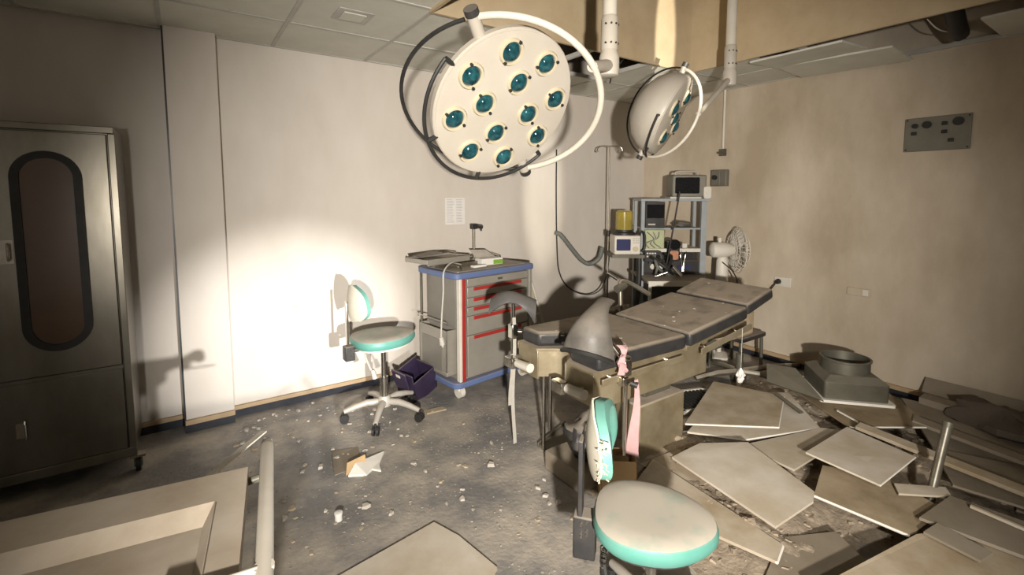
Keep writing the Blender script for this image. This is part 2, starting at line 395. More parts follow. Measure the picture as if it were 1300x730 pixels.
# ------------------------------------------------------------------ wall fittings
t = thing('wall_socket', 'white twin-pin wall socket on the brightly lit wall', 'socket', (.668, YB, .75))
obj('plate', MB().prism(rrect(.085, .085, .008, 3), 0, .009, TR((0, 0, 0), rx=math.pi/2)), WHITEP, t)
obj('insert', MB().lathe([(.021, 0), (.021, .004)], 20, TR((0, -.009, 0), rx=math.pi/2)), WHITEP, t)
for s in (-1, 0, 1): obj('pin_hole', MB().cyl((s*.009, -.0132, .002-abs(s)*.004+.003), (s*.009, -.0138, .002-abs(s)*.004+.003), .0032, 8), BLACK, t)
t = thing('wall_notice', 'small printed paper sheet taped to the wall above the cart', 'notice', (2.04, YB, 1.445))
obj('sheet', MB().b2(-.10, .10, -.002, 0, -.12, .12), PAPER, t)
lines = MB()
for k in range(15):
    for x0, x1 in ((-.085, -.01), (.01, .08)): lines.b2(x0, x1 - random.uniform(0, .02), -.0026, -.002, .103 - k*.0145, .107 - k*.0145)
obj('printed_lines', lines, INK, t)
t = thing('switch_panel', 'grey metal electrical panel with round sockets high on the stained wall', 'electrical panel', (XR, 1.15, 2.045))
obj('panel_plate', MB().b2(-.014, 0, -.19, .19, -.125, .125), WALLBOX, t, bevel=.004)
for y, z, r in ((.125, .065, .018), (.055, .068, .026), (-.045, .068, 0), (-.12, .075, .03), (.13, .01, 0), (-.045, .008, 0), (-.085, -.055, 0)):
    if r: obj('round_socket', MB().cyl((-.014, y, z), (-.032, y, z), r, 18), BLACK, t)
    else: obj('switch', MB().b2(-.026, -.014, y-.016, y+.016, z-.013, z+.013), BLACK, t, bevel=.003)
for y in (-.175, .175):
    for z in (-.11, .11): obj('screw', MB().cyl((-.014, y, z), (-.018, y, z), .006, 8), BLACK, t)
t = thing('wall_box', 'small dark metal switch box on the wall beside the monitor', 'switch box', (XR, 2.845, 1.765))
obj('box_body', MB().b2(-.06, 0, -.085, .085, -.085, .085), WALLBOX, t, bevel=.006)
obj('box_lid', MB().b2(-.068, -.06, -.02, .075, -.075, .075), WALLBOX, t, bevel=.003)
obj('rotary_knob', MB().cyl((-.068, .03, .005), (-.09, .03, .005), .024, 16), BLACK, t)
t = thing('conduit', 'white vertical cable conduit running down from the ceiling', 'conduit', (XR, 2.832, 2.04))
obj('pipe', MB().cyl((-.016, 0, 0), (-.016, 0, .61), .012, 10), WHITEP, t)
obj('end_fitting', MB().b2(-.035, 0, -.03, .03, -.05, .02).cyl((-.03, .05, -.015), (-.03, -.04, -.015), .012, 8), DUCT, t)
t = thing('power_plug', 'black plug with trailing cable in the socket above the table head', 'plug', (XR, 2.222, .781))
obj('socket_plate', MB().b2(-.01, 0, -.11, .04, -.045, .045), WHITEP, t, bevel=.004)
obj('plug_body', MB().cyl((-.01, 0, 0), (-.05, 0, -.005), .026, 14, .018), BLACK, t)
obj('cable', MB().tube(bz([(-.05, 0, -.005), (-.075, .02, -.05), (-.10, .07, -.13), (-.2, .16, -.22), (-.32, .2, -.32)]), .006, 6), BLACK, t)
t = thing('blank_outlet', 'dirty cream double outlet plate low on the stained wall', 'outlet', (XR, 1.575, .785))
obj('plate', MB().b2(-.012, 0, -.085, .085, -.03, .035), WALLR, t, bevel=.004)
obj('insert', MB().b2(-.016, -.012, -.07, -.03, -.02, .03), WHITEP, t, bevel=.002)

# ------------------------------------------------------------------ surgical lamps
def surgical_lamp(name, label, c, m, k, n, Rd, Rb, bulbs, Pv, Sv, Ry, pole, ptop, arm_pt, depth):
    t = thing(name, label, 'surgical lamp')
    m, k, n, c = Vector(m), Vector(k), Vector(n), Vector(c)
    F = frame(c, m, k, n)
    # face at z=+depth*.25, dome behind
    d = depth
    obj('housing', MB().lathe([(.02, -d*.72), (Rd*.45, -d*.66), (Rd*.78, -d*.42), (Rd*.95, -d*.15), (Rd, .0), (Rd, d*.22), (Rd*.985, d*.27), (Rd*.9, d*.28)], 56, F), LAMPW, t)
    obj('face_plate', MB().lathe([(Rd*.97, d*.2), (Rd*.97, d*.30), (Rd*.90, d*.33), (.01, d*.37)], 56, F), LAMPW, t)
    zf = d*.345
    for rr, ang in bulbs:
        x, y = rr*math.cos(R(ang)), rr*math.sin(R(ang))
        B = F @ Matrix.Translation((x, y, zf))
        bez = obj('bezel', MB().lathe([(Rb*1.32, -.008), (Rb*1.32, .004), (Rb*1.2, .012), (Rb*1.02, .012), (Rb*.96, .004), (Rb*.9, .0)], 24, B), CREAM, t)
        obj('lens', MB().lathe([(Rb*math.sin(R(q))/math.sin(R(66)), .002 + Rb*(math.cos(R(q)) - math.cos(R(66)))/math.sin(R(66))) for q in (66, 58, 50, 42, 34, 26, 18, 10, 4, .5)], 28, B), LENS, bez)
        a0 = R(ang + 40)
        for s in (0, math.pi):
            q = Vector((math.cos(a0+s)*Rb*1.16, math.sin(a0+s)*Rb*1.16, .008))
            obj('clip', MB().lathe([(.0075, 0), (.0075, .012)], 8, B @ Matrix.Translation(q)), BLACK, bez)
    P, S = Vector(Pv).normalized(), Vector(Sv).normalized(); S = (S - P*S.dot(P)).normalized()
    right = [c + P*Ry*math.cos(a) + S*Ry*1.04*math.sin(a) for a in [math.pi*i/40 for i in range(41)]]
    left = [c + P*Ry*math.cos(a) - S*Ry*1.10*math.sin(a) for a in [math.pi*i/40 for i in range(41)]]
    obj('yoke', MB().tube(right, .0155*Ry/.45, 10), WHITE, t)
    obj('yoke_hose', MB().tube(left[1:-1], .0095*Ry/.45, 8), BLACK, t)
    for s in (1, -1):
        piv = obj('pivot', MB().cyl(c + P*s*(Rd*.9), c + P*s*(Ry+.01), .028*Ry/.45, 14), LAMPW, t)
        obj('pivot_cap', MB().cyl(c + P*s*(Ry+.01), c + P*s*(Ry+.04), .031*Ry/.45, 14), BLKPL, piv)
    a = [R(q) for q in range(-262, -190, 4)] + [R(q) for q in range(-190, -90, 4)]
    hp = [F @ Vector((math.cos(q)*Rd*1.10, math.sin(q)*Rd*1.10, d*.2)) for q in a]
    h = obj('grip_rail', MB().tube(hp, .009*Rd/.37, 8), BLACK, t)
    for i in (0, len(hp)//3, 2*len(hp)//3, len(hp)-1):
        q = a[i]; p0 = F @ Vector((math.cos(q)*Rd*.97, math.sin(q)*Rd*.97, d*.2))
        obj('bracket', MB().cyl(p0, hp[i], .011*Rd/.37, 8), BLACK, h)
    # arm to the pole
    att = Vector(arm_pt); pb = Vector(pole)
    obj('arm', MB().cyl(att, pb + (att-pb).normalized()*.03, .024*Ry/.45, 12, .03*Ry/.45), LAMPW, t)
    obj('knuckle', MB().lathe([(.036, -.055), (.047, -.05), (.05, -.02), (.05, .035), (.038, .075)], 18, Matrix.Translation(pb)), LAMPW, t)
    col = obj('collar', MB().lathe([(.042, .07), (.042, .22), (.036, .235)], 18, Matrix.Translation(pb)), LAMPW, t)
    for s in range(4):
        for zz in (.1, .19):
            q = R(200 + 35*s); obj('screw', MB().cyl(pb + Vector((math.cos(q)*.04, math.sin(q)*.04, zz)), pb + Vector((math.cos(q)*.046, math.sin(q)*.046, zz)), .005, 8), BLACK, col)
    obj('pole', MB().cyl(pb + Vector((0, 0, .2)), (pb.x, pb.y, ptop), .035, 18), WHITE, t)
    obj('ceiling_flange', MB().cyl((pb.x, pb.y, ptop-.05), (pb.x, pb.y, ptop), .11, 20), LAMPW, t)
    return t
big = [(.272, -46.4 + 45*q) for q in range(8)] + [(.132, -23.5), (.132, -115.1), (.132, 158.4), (.132, 67.4)]
surgical_lamp('surgical_lamp', 'large round twelve-bulb surgical lamp tilted toward the room', (1.297, 1.956, 2.033), (.4960, -.4879, .7179), (.8678, .2937, -.4000),
              (.0157, -.8219, -.5695), .372, .047, big, (-.6188, -.4551, .6398), (.6574, -.7462, .1051), .45, (1.775, 1.722, 2.235), TOP, (1.514, 1.569, 2.158), .13)
small = [(.155, 20), (.155, 110), (.155, 200), (.155, 290), (.0, 0)]
surgical_lamp('surgical_lamp', 'smaller surgical lamp seen edge on, hanging near the far corner', (2.806, 2.208, 2.170), (.1528, -.4231, .8931), (.8907, .4505, .0610),
              (.4282, -.7861, -.4457), .285, .05, small, (-.1528, .4231, -.8931), (-0.1662, -0.9019, -0.3988), .315, (3.335, 2.03, 2.44), TOP, (2.765, 1.888, 2.114), .27)

# ------------------------------------------------------------------ medicine cart
t = thing('medicine_cart', 'grey drawer cart with blue top and red drawer strips', 'cart', (1.67, 3.17, 0), R(8))
W_, D_ = .82, .50
obj('body', MB().b2(.05, W_-.03, .02, D_-.02, .145, .955), CARTG, t, bevel=.006)
top = obj('worktop', MB().prism(rrect(W_+.04, D_+.06, .06, 5, W_/2, D_/2), .955, 1.0), BLUE, t, bevel=.008)
obj('worktop_inset', MB().prism(rrect(W_-.08, D_-.06, .03, 4, W_/2, D_/2), .995, 1.004), CARTG, top)
base = obj('base_bumper', MB().prism(rrect(W_+.04, D_+.06, .06, 5, W_/2, D_/2), .10, .145), BLUE, t, bevel=.008)
obj('corner_post', MB().b2(.03, .055, -.012, .03, .145, .955), WHITEP, t, bevel=.004)
obj('red_edge_strip', MB().b2(.055, .085, -.016, .02, .145, .955), RED, t, bevel=.003)
obj('corner_post', MB().b2(W_-.045, W_-.01, -.012, .03, .145, .955), CARTG, t, bevel=.004)
zs = [(.86, .945, None), (.775, .852, .842), (.695, .768, .76), (.60, .688, .68), (.455, .592, .515+.06), (.16, .447, .44)]
zs = [(.885, .945, 0), (.80, .878, 1), (.725, .793, 1), (.655, .718, 1), (.50, .648, 1), (.165, .493, 1)]
for z0, z1, st in zs:
    dr = obj('drawer', MB().b2(.11, W_-.055, -.006, .02, z0, z1), CARTG, t, bevel=.004)
    if st: obj('red_strip', MB().b2(.17, W_-.14, -.016, -.004, z1-.028, z1-.002), RED, dr, bevel=.002)
    else: obj('lock', MB().b2(.42, .47, -.010, -.004, .908, .924), DUCT, dr)
# side: recessed panel and hanging bin holder
obj('side_panel', MB().b2(.035, .05, .05, D_-.05, .56, .945), CARTD, t, bevel=.003)
binp = obj('side_bin', MB().b2(-.045, .05, .06, D_-.05, .19, .22).b2(-.045, -.032, .06, D_-.05, .22, .55).b2(-.045, .05, .06, .075, .22, .55).b2(-.045, .05, D_-.065, D_-.05, .22, .55), CARTG, t, bevel=.004)
obj('bin_window', MB().b2(-.049, -.045, .12, D_-.1, .22, .47), CARTD, binp)
obj('wire_guard', MB().tube([(-.04, .05, .60), (-.05, .05, .62), (-.05, D_-.04, .62), (-.04, D_-.04, .60)], .005, 6), CHROME, t)
obj('back_post', MB().cyl((.0, D_-.02, .15), (.0, D_-.02, .955), .011, 10), DUCT, t)
for x, y in ((.07, .05), (W_-.06, .05), (.07, D_-.05), (W_-.06, D_-.05)):
    c = obj('castor', MB().b2(x-.03, x+.03, y-.028, y+.035, .055, .10), WHITEP, t, bevel=.01)
    obj('wheel', MB().cyl((x-.02, y, .048), (x+.02, y, .048), .048, 20), WHITEP, c)
obj('guard_rail', MB().tube(bz([(.10, .06, 1.0), (.10, .06, 1.045), (.11, .10, 1.05), (.11, .40, 1.05), (.11, .46, 1.045), (.11, .46, 1.0)], 5), .008, 8), CHROME, t)
obj('guard_rail', MB().tube(bz([(.14, D_-.03, 1.0), (.15, D_-.03, 1.045), (.2, D_-.03, 1.05), (.72, D_-.03, 1.05), (.76, D_-.04, 1.045), (.775, D_-.12, 1.03), (.775, D_-.14, 1.0)], 5), .009, 8), CHROME, t)
# things on the cart
CR = R(8)
def on_cart(x, y): return (1.67 + x*math.cos(CR) - y*math.sin(CR), 3.17 + x*math.sin(CR) + y*math.cos(CR))
x, y = on_cart(.06, .37)
t = thing('instrument_tray', 'grey fold-out instrument tray overhanging the blue cart top', 'tray', (x, y, 1.05), CR + R(6))
obj('tray_pan', MB().b2(-.20, .24, -.16, .10, .02, .03).b2(-.20, .24, -.17, -.155, .0, .045).b2(-.20, .24, .095, .11, .02, .045).b2(-.21, -.195, -.17, .11, .01, .045).b2(.23, .245, -.17, .11, .02, .045), CARTG, t, bevel=.003)
obj('tray_bracket', MB().b2(-.02, .02, -.03, .01, -.046, .02), STEELD, t)
obj('tray_rail', MB().tube(bz([(-.19, .1, .06), (.0, .12, .062), (.2, .1, .06), (.24, .0, .05)]), .007, 6), CHROME, t)
o = obj('folded_drape', MB().sheet([[(x + 1.66, y + 3.52, 1.103 + .012*math.sin(9*x+5*y)) for y in [q*.03 for q in range(6)]] for x in [-.12 + q*.03 for q in range(8)]], .008), PADG)
tag(o, 'crumpled grey cloth lying in the instrument tray', 'cloth')
x, y = on_cart(.49, .20)
t = thing('carton', 'small white carton with green label on the cart top', 'box', (x, y, 1.004), CR - R(4))
obj('carton_body', MB().b2(-.10, .12, -.05, .05, 0, .055), PAPER, t, bevel=.002)
obj('green_label', MB().b2(.02, .118, -.0515, -.05, .004, .04), GREEN, t)
obj('open_flap', MB().add([(-.09, .05, .055), (.11, .05, .055), (.06, .12, .11), (-.11, .12, .12), (-.09, .053, .055), (.11, .053, .055), (.06, .123, .11), (-.11, .123, .12)], [(0, 1, 2, 3), (7, 6, 5, 4), (0, 4, 5, 1), (1, 5, 6, 2), (2, 6, 7, 3), (3, 7, 4, 0)]), CHIP, t)
x, y = on_cart(.33, .13)
o = obj('flat_packet', MB().box((0, 0, 0), (.13, .05, .018)), PAPER, bevel=.003); o.location = (x, y, 1.0132); o.rotation_euler = (0, 0, CR)
tag(o, 'flat white packet at the front of the cart top', 'packet')
x, y = on_cart(.33, .30)
o = obj('steel_dish', MB().prism(rrect(.30, .17, .02), 0, .008).box((0, .08, .02), (.29, .006, .03)).box((0, -.08, .02), (.29, .006, .03)).box((.143, 0, .02), (.006, .16, .03)).box((-.143, 0, .02), (.006, .16, .03)), STEELD); o.location = (x, y, 1.005); o.rotation_euler = (0, 0, CR)
tag(o, 'shallow dull steel instrument dish on the cart top', 'dish')
x, y = on_cart(.52, .43)
t = thing('clamp_stand', 'short dark rod with a clamp head standing on the cart', 'stand', (x, y, 1.0), 0)
obj('rod', MB().cyl((0, 0, 0), (0, 0, .31), .011, 10), STEELD, t)
obj('clamp_head', MB().b2(-.03, .03, -.02, .02, .29, .335), BLACK, t, bevel=.006)
obj('clamp_knob', MB().cyl((.03, 0, .315), (.085, 0, .305), .018, 12).cyl((.07, 0, .305), (.075, 0, .27), .008, 8), BLKPL, t)
t = thing('white_power_cord', 'white power cord with plug hanging down the cart side', 'cord')
a = on_cart(.13, .20); b = on_cart(-.035, .10); c2 = on_cart(-.06, .11)
pp = bz([(a[0], a[1], 1.06), ((a[0]+b[0])/2, (a[1]+b[1])/2, 1.05), (b[0], b[1], 1.0), (b[0]-.005, b[1], .85), (c2[0]+.01, c2[1], .68), (c2[0], c2[1], .50)])
obj('cord', MB().tube(pp, .0065, 6), CABLEW, t)
obj('plug', MB().cyl((c2[0], c2[1], .50), (c2[0]+.01, c2[1]-.005, .44), .016, 10, .022).cyl((c2[0]+.01, c2[1]-.005, .44), (c2[0]+.012, c2[1]-.006, .42), .01, 8), CABLEW, t)

# purple bin tipped beside the stool
t = thing('plastic_bin', 'dark purple plastic bin tipped against the cart', 'bin', (1.50, 3.50, .012), R(20))
T = TR((0, 0, 0), ry=R(-18), rx=R(8))
mb = MB()
for (x0, x1, y0, y1, z0, z1) in ((-.11, .11, -.09, .09, 0, .012), (-.12, -.108, -.1, .1, 0, .27), (.108, .12, -.1, .1, 0, .21), (-.12, .12, -.1, -.088, 0, .2), (-.12, .12, .088, .1, 0, .24)): mb.b2(x0, x1, y0, y1, z0, z1, T)
obj('bin_body', mb, PURPLE, t, bevel=.006)
obj('flap', MB().b2(-.135, -.12, -.08, .07, .16, .33, T @ TR((0, 0, 0), ry=R(-6))), PURPLE, t, bevel=.006)
obj('handle_slot', MB().b2(-.139, -.135, -.02, .02, .28, .305, T @ TR((0, 0, 0), ry=R(-6))), WHITEP, t)

# ------------------------------------------------------------------ operator stools
def seat_outline(L=.43, Wd=.40):
    pts = []
    for k in range(40):
        a = 2*math.pi*k/40
        r = 1 + .05*math.cos(2*a) + .03*math.cos(3*a)
        x = math.copysign(abs(math.cos(a))**.85, math.cos(a)) * L/2 * r
        y = math.copysign(abs(math.sin(a))**.85, math.sin(a)) * Wd/2 * (1 - .14*math.cos(a))
        pts.append((x, y))
    return pts
def stool(label, loc, rz, zs, base_rot, backz, torn, lever, L=.43, Wd=.40):
    t = thing('operator_stool', label, 'stool', loc, rz)
    ol = seat_outline(L, Wd)
    vs = []; fs = []; n = len(ol)
    prof = [(.80, -.055), (.93, -.05), (1.0, -.028), (1.0, -.008), (.965, .008), (.86, .016), (.6, .018), (.3, .016)]
    for s, z in prof: vs += [(x*s, y*s, zs + z) for x, y in ol]
    for i in range(len(prof)-1):
        for k in range(n): j = (k+1) % n; fs.append((i*n+k, i*n+j, (i+1)*n+j, (i+1)*n+k))
    fs.append(tuple(range(n))[::-1]); fs.append(tuple(range((len(prof)-1)*n, len(prof)*n)))
    obj('seat', MB().add(vs, fs, None, True), TEAL, t)
    obj('seat_plate', MB().b2(-.1, .1, -.09, .09, zs-.075, zs-.054).b2(-.24, -.08, -.03, .03, zs-.075, zs-.06), BLKPL, t, bevel=.004)
    obj('seat_shell', MB().prism([(x*.86, y*.86) for x, y in ol], zs-.066, zs-.05), BLKPL if torn else SHELL, t)
    obj('column', MB().cyl((0, 0, .08), (0, 0, .30 if zs > .5 else .24), .03, 18).cyl((0, 0, .1), (0, 0, zs-.07), .018, 14), CHROME, t)
    obj('hub', MB().lathe([(.045, .085), (.05, .10), (.05, .13), (.035, .16)], 18), GREYMET, t)
    for k in range(5):
        a = base_rot + 2*math.pi*k/5; ca, sa = math.cos(a), math.sin(a)
        leg = obj('base_leg', MB().tube([(ca*.04, sa*.04, .118), (ca*.12, sa*.12, .122), (ca*.2, sa*.2, .105), (ca*.275, sa*.275, .08)], [.024, .023, .02, .016], 10), GREYMET, t)
        px, py = ca*.275, sa*.275
        cs = obj('castor', MB().cyl((px, py, .03), (px, py, .085), .009, 8).b2(px-.014, px+.014, py-.02, py+.02, .045, .062), BLACK, leg)
        for s in (-1, 1):
            cs.data = cs.data
        cs2 = MB().cyl((px - sa*.022, py + ca*.022, .03), (px - sa*.006, py + ca*.006, .03), .03, 16).cyl((px + sa*.006, py - ca*.006, .03), (px + sa*.022, py - ca*.022, .03), .03, 16)
        obj('castor_wheel', cs2, BLACK, leg)
    # back post with bracket
    bx = -.245
    obj('back_bracket', MB().b2(bx-.03, bx+(.05 if torn else .035), -.035, .035, zs-(.19 if torn else .13), zs-.03).b2(bx-.02, -.08, -.025, .025, zs-.075, zs-.058), BLKPL, t, bevel=.006)
    br = MB()
    for yy2, zz in ((.012, -.055), (-.012, -.05), (.0, -.085), (.018, -.1)): br.cyl((bx, -.035, zs+zz), (bx, -.041, zs+zz), .005, 8); br.cyl((bx+.02, -.035, zs+zz+.01), (bx+.02, -.041, zs+zz+.01), .004, 8)
    obj('bolts', br, CHROME, t)
    obj('back_post', MB().b2(bx-.012, bx+.002, -.02, .02, zs-.08, backz+.02) if not torn else MB().b2(bx-.014, bx+.002, -.03, .03, zs-.1, backz-.02), CHROME if not torn else BLKPL, t, bevel=.003)
    # backrest: curved pad with shell behind
    H2, W2 = (.125, .16)
    def surf(off, sc=1, bow=.06):
        g = []
        for i in range(13):
            a = -1 + 2*i/12; row = []
            for j in range(17):
                b_ = -1 + 2*j/16
                wv = math.sqrt(max(0, 1 - abs(a)**2.6)); 
                yv = b_*W2*sc*max(wv, .05)*(1 - .12*a)
                zv = a*H2*sc
                xv = off + bow*(yv/W2)**2 + .018*a*a
                row.append((bx + .01 + xv, yv, backz + zv))
            g.append(row)
        return g
    g1 = surf(.0, 1.02)
    obj('backrest_shell', MB().sheet([r[::-1] for r in g1], .007), SHELL, t)
    gap = .006 if not torn else .012
    pad = []
    A = surf(gap, .98); B = surf(gap + .05, .80)
    mb = MB(); rings = []
    # closed cushion: front and back surfaces joined at the rim
    ni, nj = 13, 17
    C_ = surf(gap + .032, .97)
    vs = [q for r in A for q in r] + [q for r in C_ for q in r] + [q for r in B for q in r]
    o2 = ni*nj; fs = []
    for i in range(ni-1):
        for j in range(nj-1):
            q = (i*nj+j, (i+1)*nj+j, (i+1)*nj+j+1, i*nj+j+1)
            fs.append(q); fs.append(tuple(x + 2*o2 for x in q[::-1]))
    rim = [(0, j) for j in range(nj)] + [(i, nj-1) for i in range(1, ni)] + [(ni-1, j) for j in range(nj-2, -1, -1)] + [(i, 0) for i in range(ni-2, 0, -1)]
    for k in range(len(rim)):
        a = rim[k][0]*nj + rim[k][1]; b_ = rim[(k+1) % len(rim)]; b_ = b_[0]*nj + b_[1]
        fs.append((a, b_, b_+o2, a+o2)); fs.append((a+o2, b_+o2, b_+2*o2, a+2*o2))
    obj('backrest_pad', mb.add(vs, fs, None, True), TEALC, t)
    if torn:
        st = MB()
        for k in range(46):
            z = backz + random.uniform(-.10, .06); y = -W2*math.sqrt(max(0, 1-abs((z-backz)/H2)**2.6))*.95
            st.cyl((bx + .012 + random.uniform(.05, .075), y, z), (bx + .012 + random.uniform(.05, .09), y - random.uniform(.005, .02), z + random.uniform(-.015, .015)), .0022, 5)
        obj('torn_stuffing', st, FOAM, t)
        sp = []
        for k in range(90):
            a = k*.9; sp.append((-.16 + math.cos(a)*.011, -.10 + math.sin(a)*.011, zs - .07 - k*.0022))
        obj('spring', MB().tube(sp, .0026, 6), CHROME, t)
        obj('tilt_lever', MB().tube(bz([(-.1, -.02, zs-.07), (-.16, -.08, zs-.12), (-.14, -.14, zs-.2)]), .012, 8), BLACK, t)
    if lever:
        obj('lift_lever', MB().tube(bz([(-.12, -.04, zs-.07), (-.16, -.09, zs-.09), (-.14, -.11, zs-.17), (-.12, -.12, zs-.22)]), .007, 8).cyl((-.125, -.118, zs-.19), (-.11, -.124, zs-.25), .014, 10, .02), GREYMET, t)
    return t
stool('dusty teal stool with cream backrest shell standing by the bright wall', (1.13, 3.25, 0), R(2), .60, R(20), .86, False, True)
stool('dusty teal stool with torn backrest standing beside the broken boards', (1.305, 1.02, 0), R(-50), .475, R(50), .745, True, False, .40, .385)

# ------------------------------------------------------------------ operating table
t = thing('operating_table', 'long dusty operating table with black padded sections and steel side rails', 'operating table', (1.66, 1.95, 0))
ox, oy = 1.66, 1.95
def L2(x, y): return (x-ox, y-oy)
def LB(mb, x0, x1, y0, y1, z0, z1, T=None): return mb.b2(x0-ox, x1-ox, y0-oy, y1-oy, z0, z1, T)
# foot frame: sheet-metal box with a curved cut-out at the foot
def arcpts(x0, ya, yb, dep, n=10): return [(x0 + dep*math.sin(math.pi*k/n), ya + (yb-ya)*k/n) for k in range(n+1)]
obj('side_panel', LB(MB(), 1.655, 2.60, 1.665, 1.68, .51, .70), TABLEM, t, bevel=.003)
obj('side_panel', LB(MB(), 1.655, 2.60, 2.29, 2.305, .51, .70), TABLEM, t, bevel=.003)
obj('foot_plate', LB(MB(), 1.645, 1.66, 1.665, 1.87, .53, .70), TABLEM, t, bevel=.003)
obj('foot_plate', LB(MB(), 1.645, 1.66, 2.12, 2.305, .53, .70), TABLEM, t, bevel=.003)
cut = arcpts(1.65, 2.12, 1.87, .13)
grid = [[(x-ox, y-oy, z) for z in (.55, .60, .65, .70)] for x, y in cut]
obj('cutout_plate', MB().sheet(grid, .012), TABLEM, t)
poly = [L2(2.60, 1.66), L2(2.60, 2.31), L2(1.64, 2.31)] + [L2(x, y) for x, y in arcpts(1.64, 2.125, 1.865, .135)] + [L2(1.64, 1.66)]
obj('frame_rim', MB().prism(poly, .698, .712), TABLEM, t)
poly = [L2(2.345, 1.625), L2(2.345, 2.30), L2(1.66, 2.30)] + [L2(x, y) for x, y in arcpts(1.66, 2.14, 1.86, .17)] + [L2(1.66, 1.645)]
obj('seat_cushion', MB().prism(poly, .713, .80), VINYL, t, bevel=.022, seg=3)
# back and head sections, tilted up
def tilted(name, x0, x1, z0, z1, y0, y1, th, m, bev):
    mb = MB(); p = []
    for x, z in ((x0, z0), (x1, z1)):
        for y in (y0, y1): p.append((x-ox, y-oy, z))
    mb.slab([p[0], p[2], p[3], p[1]], th)
    return obj(name, mb, m, t, bevel=bev, seg=3)
tilted('back_cushion', 2.35, 2.955, .805, .882, 1.61, 2.20, .085, VINYL, .022)
tilted('head_cushion', 2.96, 3.27, .890, .965, 1.615, 2.17, .075, VINYL, .02)
tilted('back_frame', 2.36, 2.97, .717, .795, 1.64, 2.17, .025, TABLEM, .003)
tilted('head_frame', 2.97, 3.25, .808, .878, 1.66, 2.13, .02, TABLEM, .003)
for y in (1.615, 2.33):
    r = obj('side_rail', LB(MB(), 1.655, 2.30, y-.005, y+.005, .655, .69), TABLEM, t, bevel=.002)
    for x in (1.75, 2.2): obj('rail_spacer', MB().cyl((x-ox, min(y, y+.05 if y < 2 else y-.05)-oy, .672), (x-ox, max(y, y+.055 if y < 2 else y-.05)-oy, .672), .01, 8), CHROME, r)
r = obj('side_rail', MB().slab([(2.45-ox, 1.595-oy, .70), (2.98-ox, 1.595-oy, .768), (2.98-ox, 1.605-oy, .768), (2.45-ox, 1.605-oy, .70)], .035), TABLEM, t)
for x, z in ((2.52, .69), (2.85, .732)): obj('rail_spacer', MB().cyl((x-ox, 1.60-oy, z), (x-ox, 1.68-oy, z+.012), .01, 8), CHROME, r)
obj('head_rail', MB().slab([(2.98-ox, 1.63-oy, .85), (3.27-ox, 1.63-oy, .92), (3.27-ox, 1.64-oy, .92), (2.98-ox, 1.64-oy, .85)], .03), TABLEM, t)
obj('underside_motor', LB(MB(), 2.9, 3.25, 1.72, 2.08, .62, .80), BOARDB, t, bevel=.02)
obj('under_beam', LB(MB(), 2.0, 3.0, 1.80, 2.12, .55, .69), STEELD, t, bevel=.01)
obj('pedestal_box', LB(MB(), 2.125, 2.545, 1.77, 2.14, 0, .37), TABLEM, t, bevel=.01)
obj('pedestal_column', LB(MB(), 2.25, 2.50, 1.84, 2.08, .36, .6), DUCT, t, bevel=.01)
obj('foot_base', LB(MB(), 1.67, 2.13, 1.77, 2.08, 0, .115), BOARDG, t, bevel=.008)
# clamp knobs on the foot plates
for y in (1.74, 2.19):
    k = obj('clamp_knob', MB().cyl((1.645-ox, y-oy, .60), (1.60-ox, y-oy, .60), .014, 10).cyl((1.605-ox, y-.055-oy, .60), (1.605-ox, y+.075-oy, .592), .027, 14, .024), WHITEP, t)
    obj('clamp_block', MB().box((1.60-ox, y+.13-oy, .585), (.05, .085, .065)), CHROME, k, bevel=.006)
for x, y, z0 in ((1.79, 2.24, .0), (1.84, 2.24, .12)):
    obj('support_rod', MB().cyl((x-ox, y-oy, z0), (x-ox, y-oy, .56), .011, 10), CHROME, t)
bump = [(random.uniform(-.62, .9), random.uniform(-.28, .2)) for _ in range(24)]

# leg supports (stirrups)
def leg_pad(name, parent, T, m, L=.30, r0=.12, r1=.075, arc=190, th=.022, bend=0):
    g = []
    for i in range(13):
        u = i/12; r = r0 + (r1-r0)*u + .03*(1-u)**3 + .012*math.sin(u*math.pi*2)
        row = []
        half = arc/2*(1 - .25*math.sin(math.pi*u)) + (10*u)
        for j in range(15):
            a = R(-half + 2*half*j/14)
            row.append(T @ Vector((math.sin(a)*r, L*(u-.5), -math.cos(a)*r + .06*(u-.5)**2*4 + bend*max(0, u-.35)**2)))
        g.append(row)
    return obj(name, MB().sheet([q[::-1] for q in g], th), m, parent)
t = thing('leg_support', 'grey moulded leg support with pink strap clamped to the table', 'leg support', (1.79, 1.60, .69))
ax = Vector((.17, .06, .34)).normalized(); cv = Vector((-.72, -.52, .40)); cv = (cv - ax*cv.dot(ax)).normalized()   # convex side faces up-left
X_ = ax.cross(-cv).normalized()
Tp = frame(Vector((-.11, .10, .275)), X_, ax, -(-cv).cross(Vector((0, 0, 0))) if False else -cv)
leg_pad('knee_pad', t, Tp, PADG, .35, .105, .045, 180, bend=.42)
obj('pad_edge', MB().tube([Tp @ Vector((math.sin(R(a))*.136, -.179, -math.cos(R(a))*.136 + .06)) for a in range(-70, 71, 10)], .012, 8), BLACK, t)
obj('post', MB().cyl((.01, -.005, -.42), (.01, -.005, .10), .012, 12).cyl((.0, .01, .08), (-.06, .08, .2), .014, 10), CHROME, t)
obj('clamp', MB().box((.005, -.005, .04), (.05, .05, .08)).cyl((.005, -.005, .08), (.005, -.005, .10), .03, 16).box((.0, .0, -.03), (.04, .04, .05)), CHROME, t, bevel=.006)
obj('clamp_handle', MB().cyl((.03, -.02, -.04), (.05, -.05, -.05), .016, 10), BLACK, t)
obj('strap', MB().sheet([[(.035 + .012*math.sin(i*.5) + j*.012*(1 if i < 10 else .8), -.04 - .003*i*(j-1), -.02 - i*.036) for j in range(3)] for i in range(12)], .003), PINK, t)
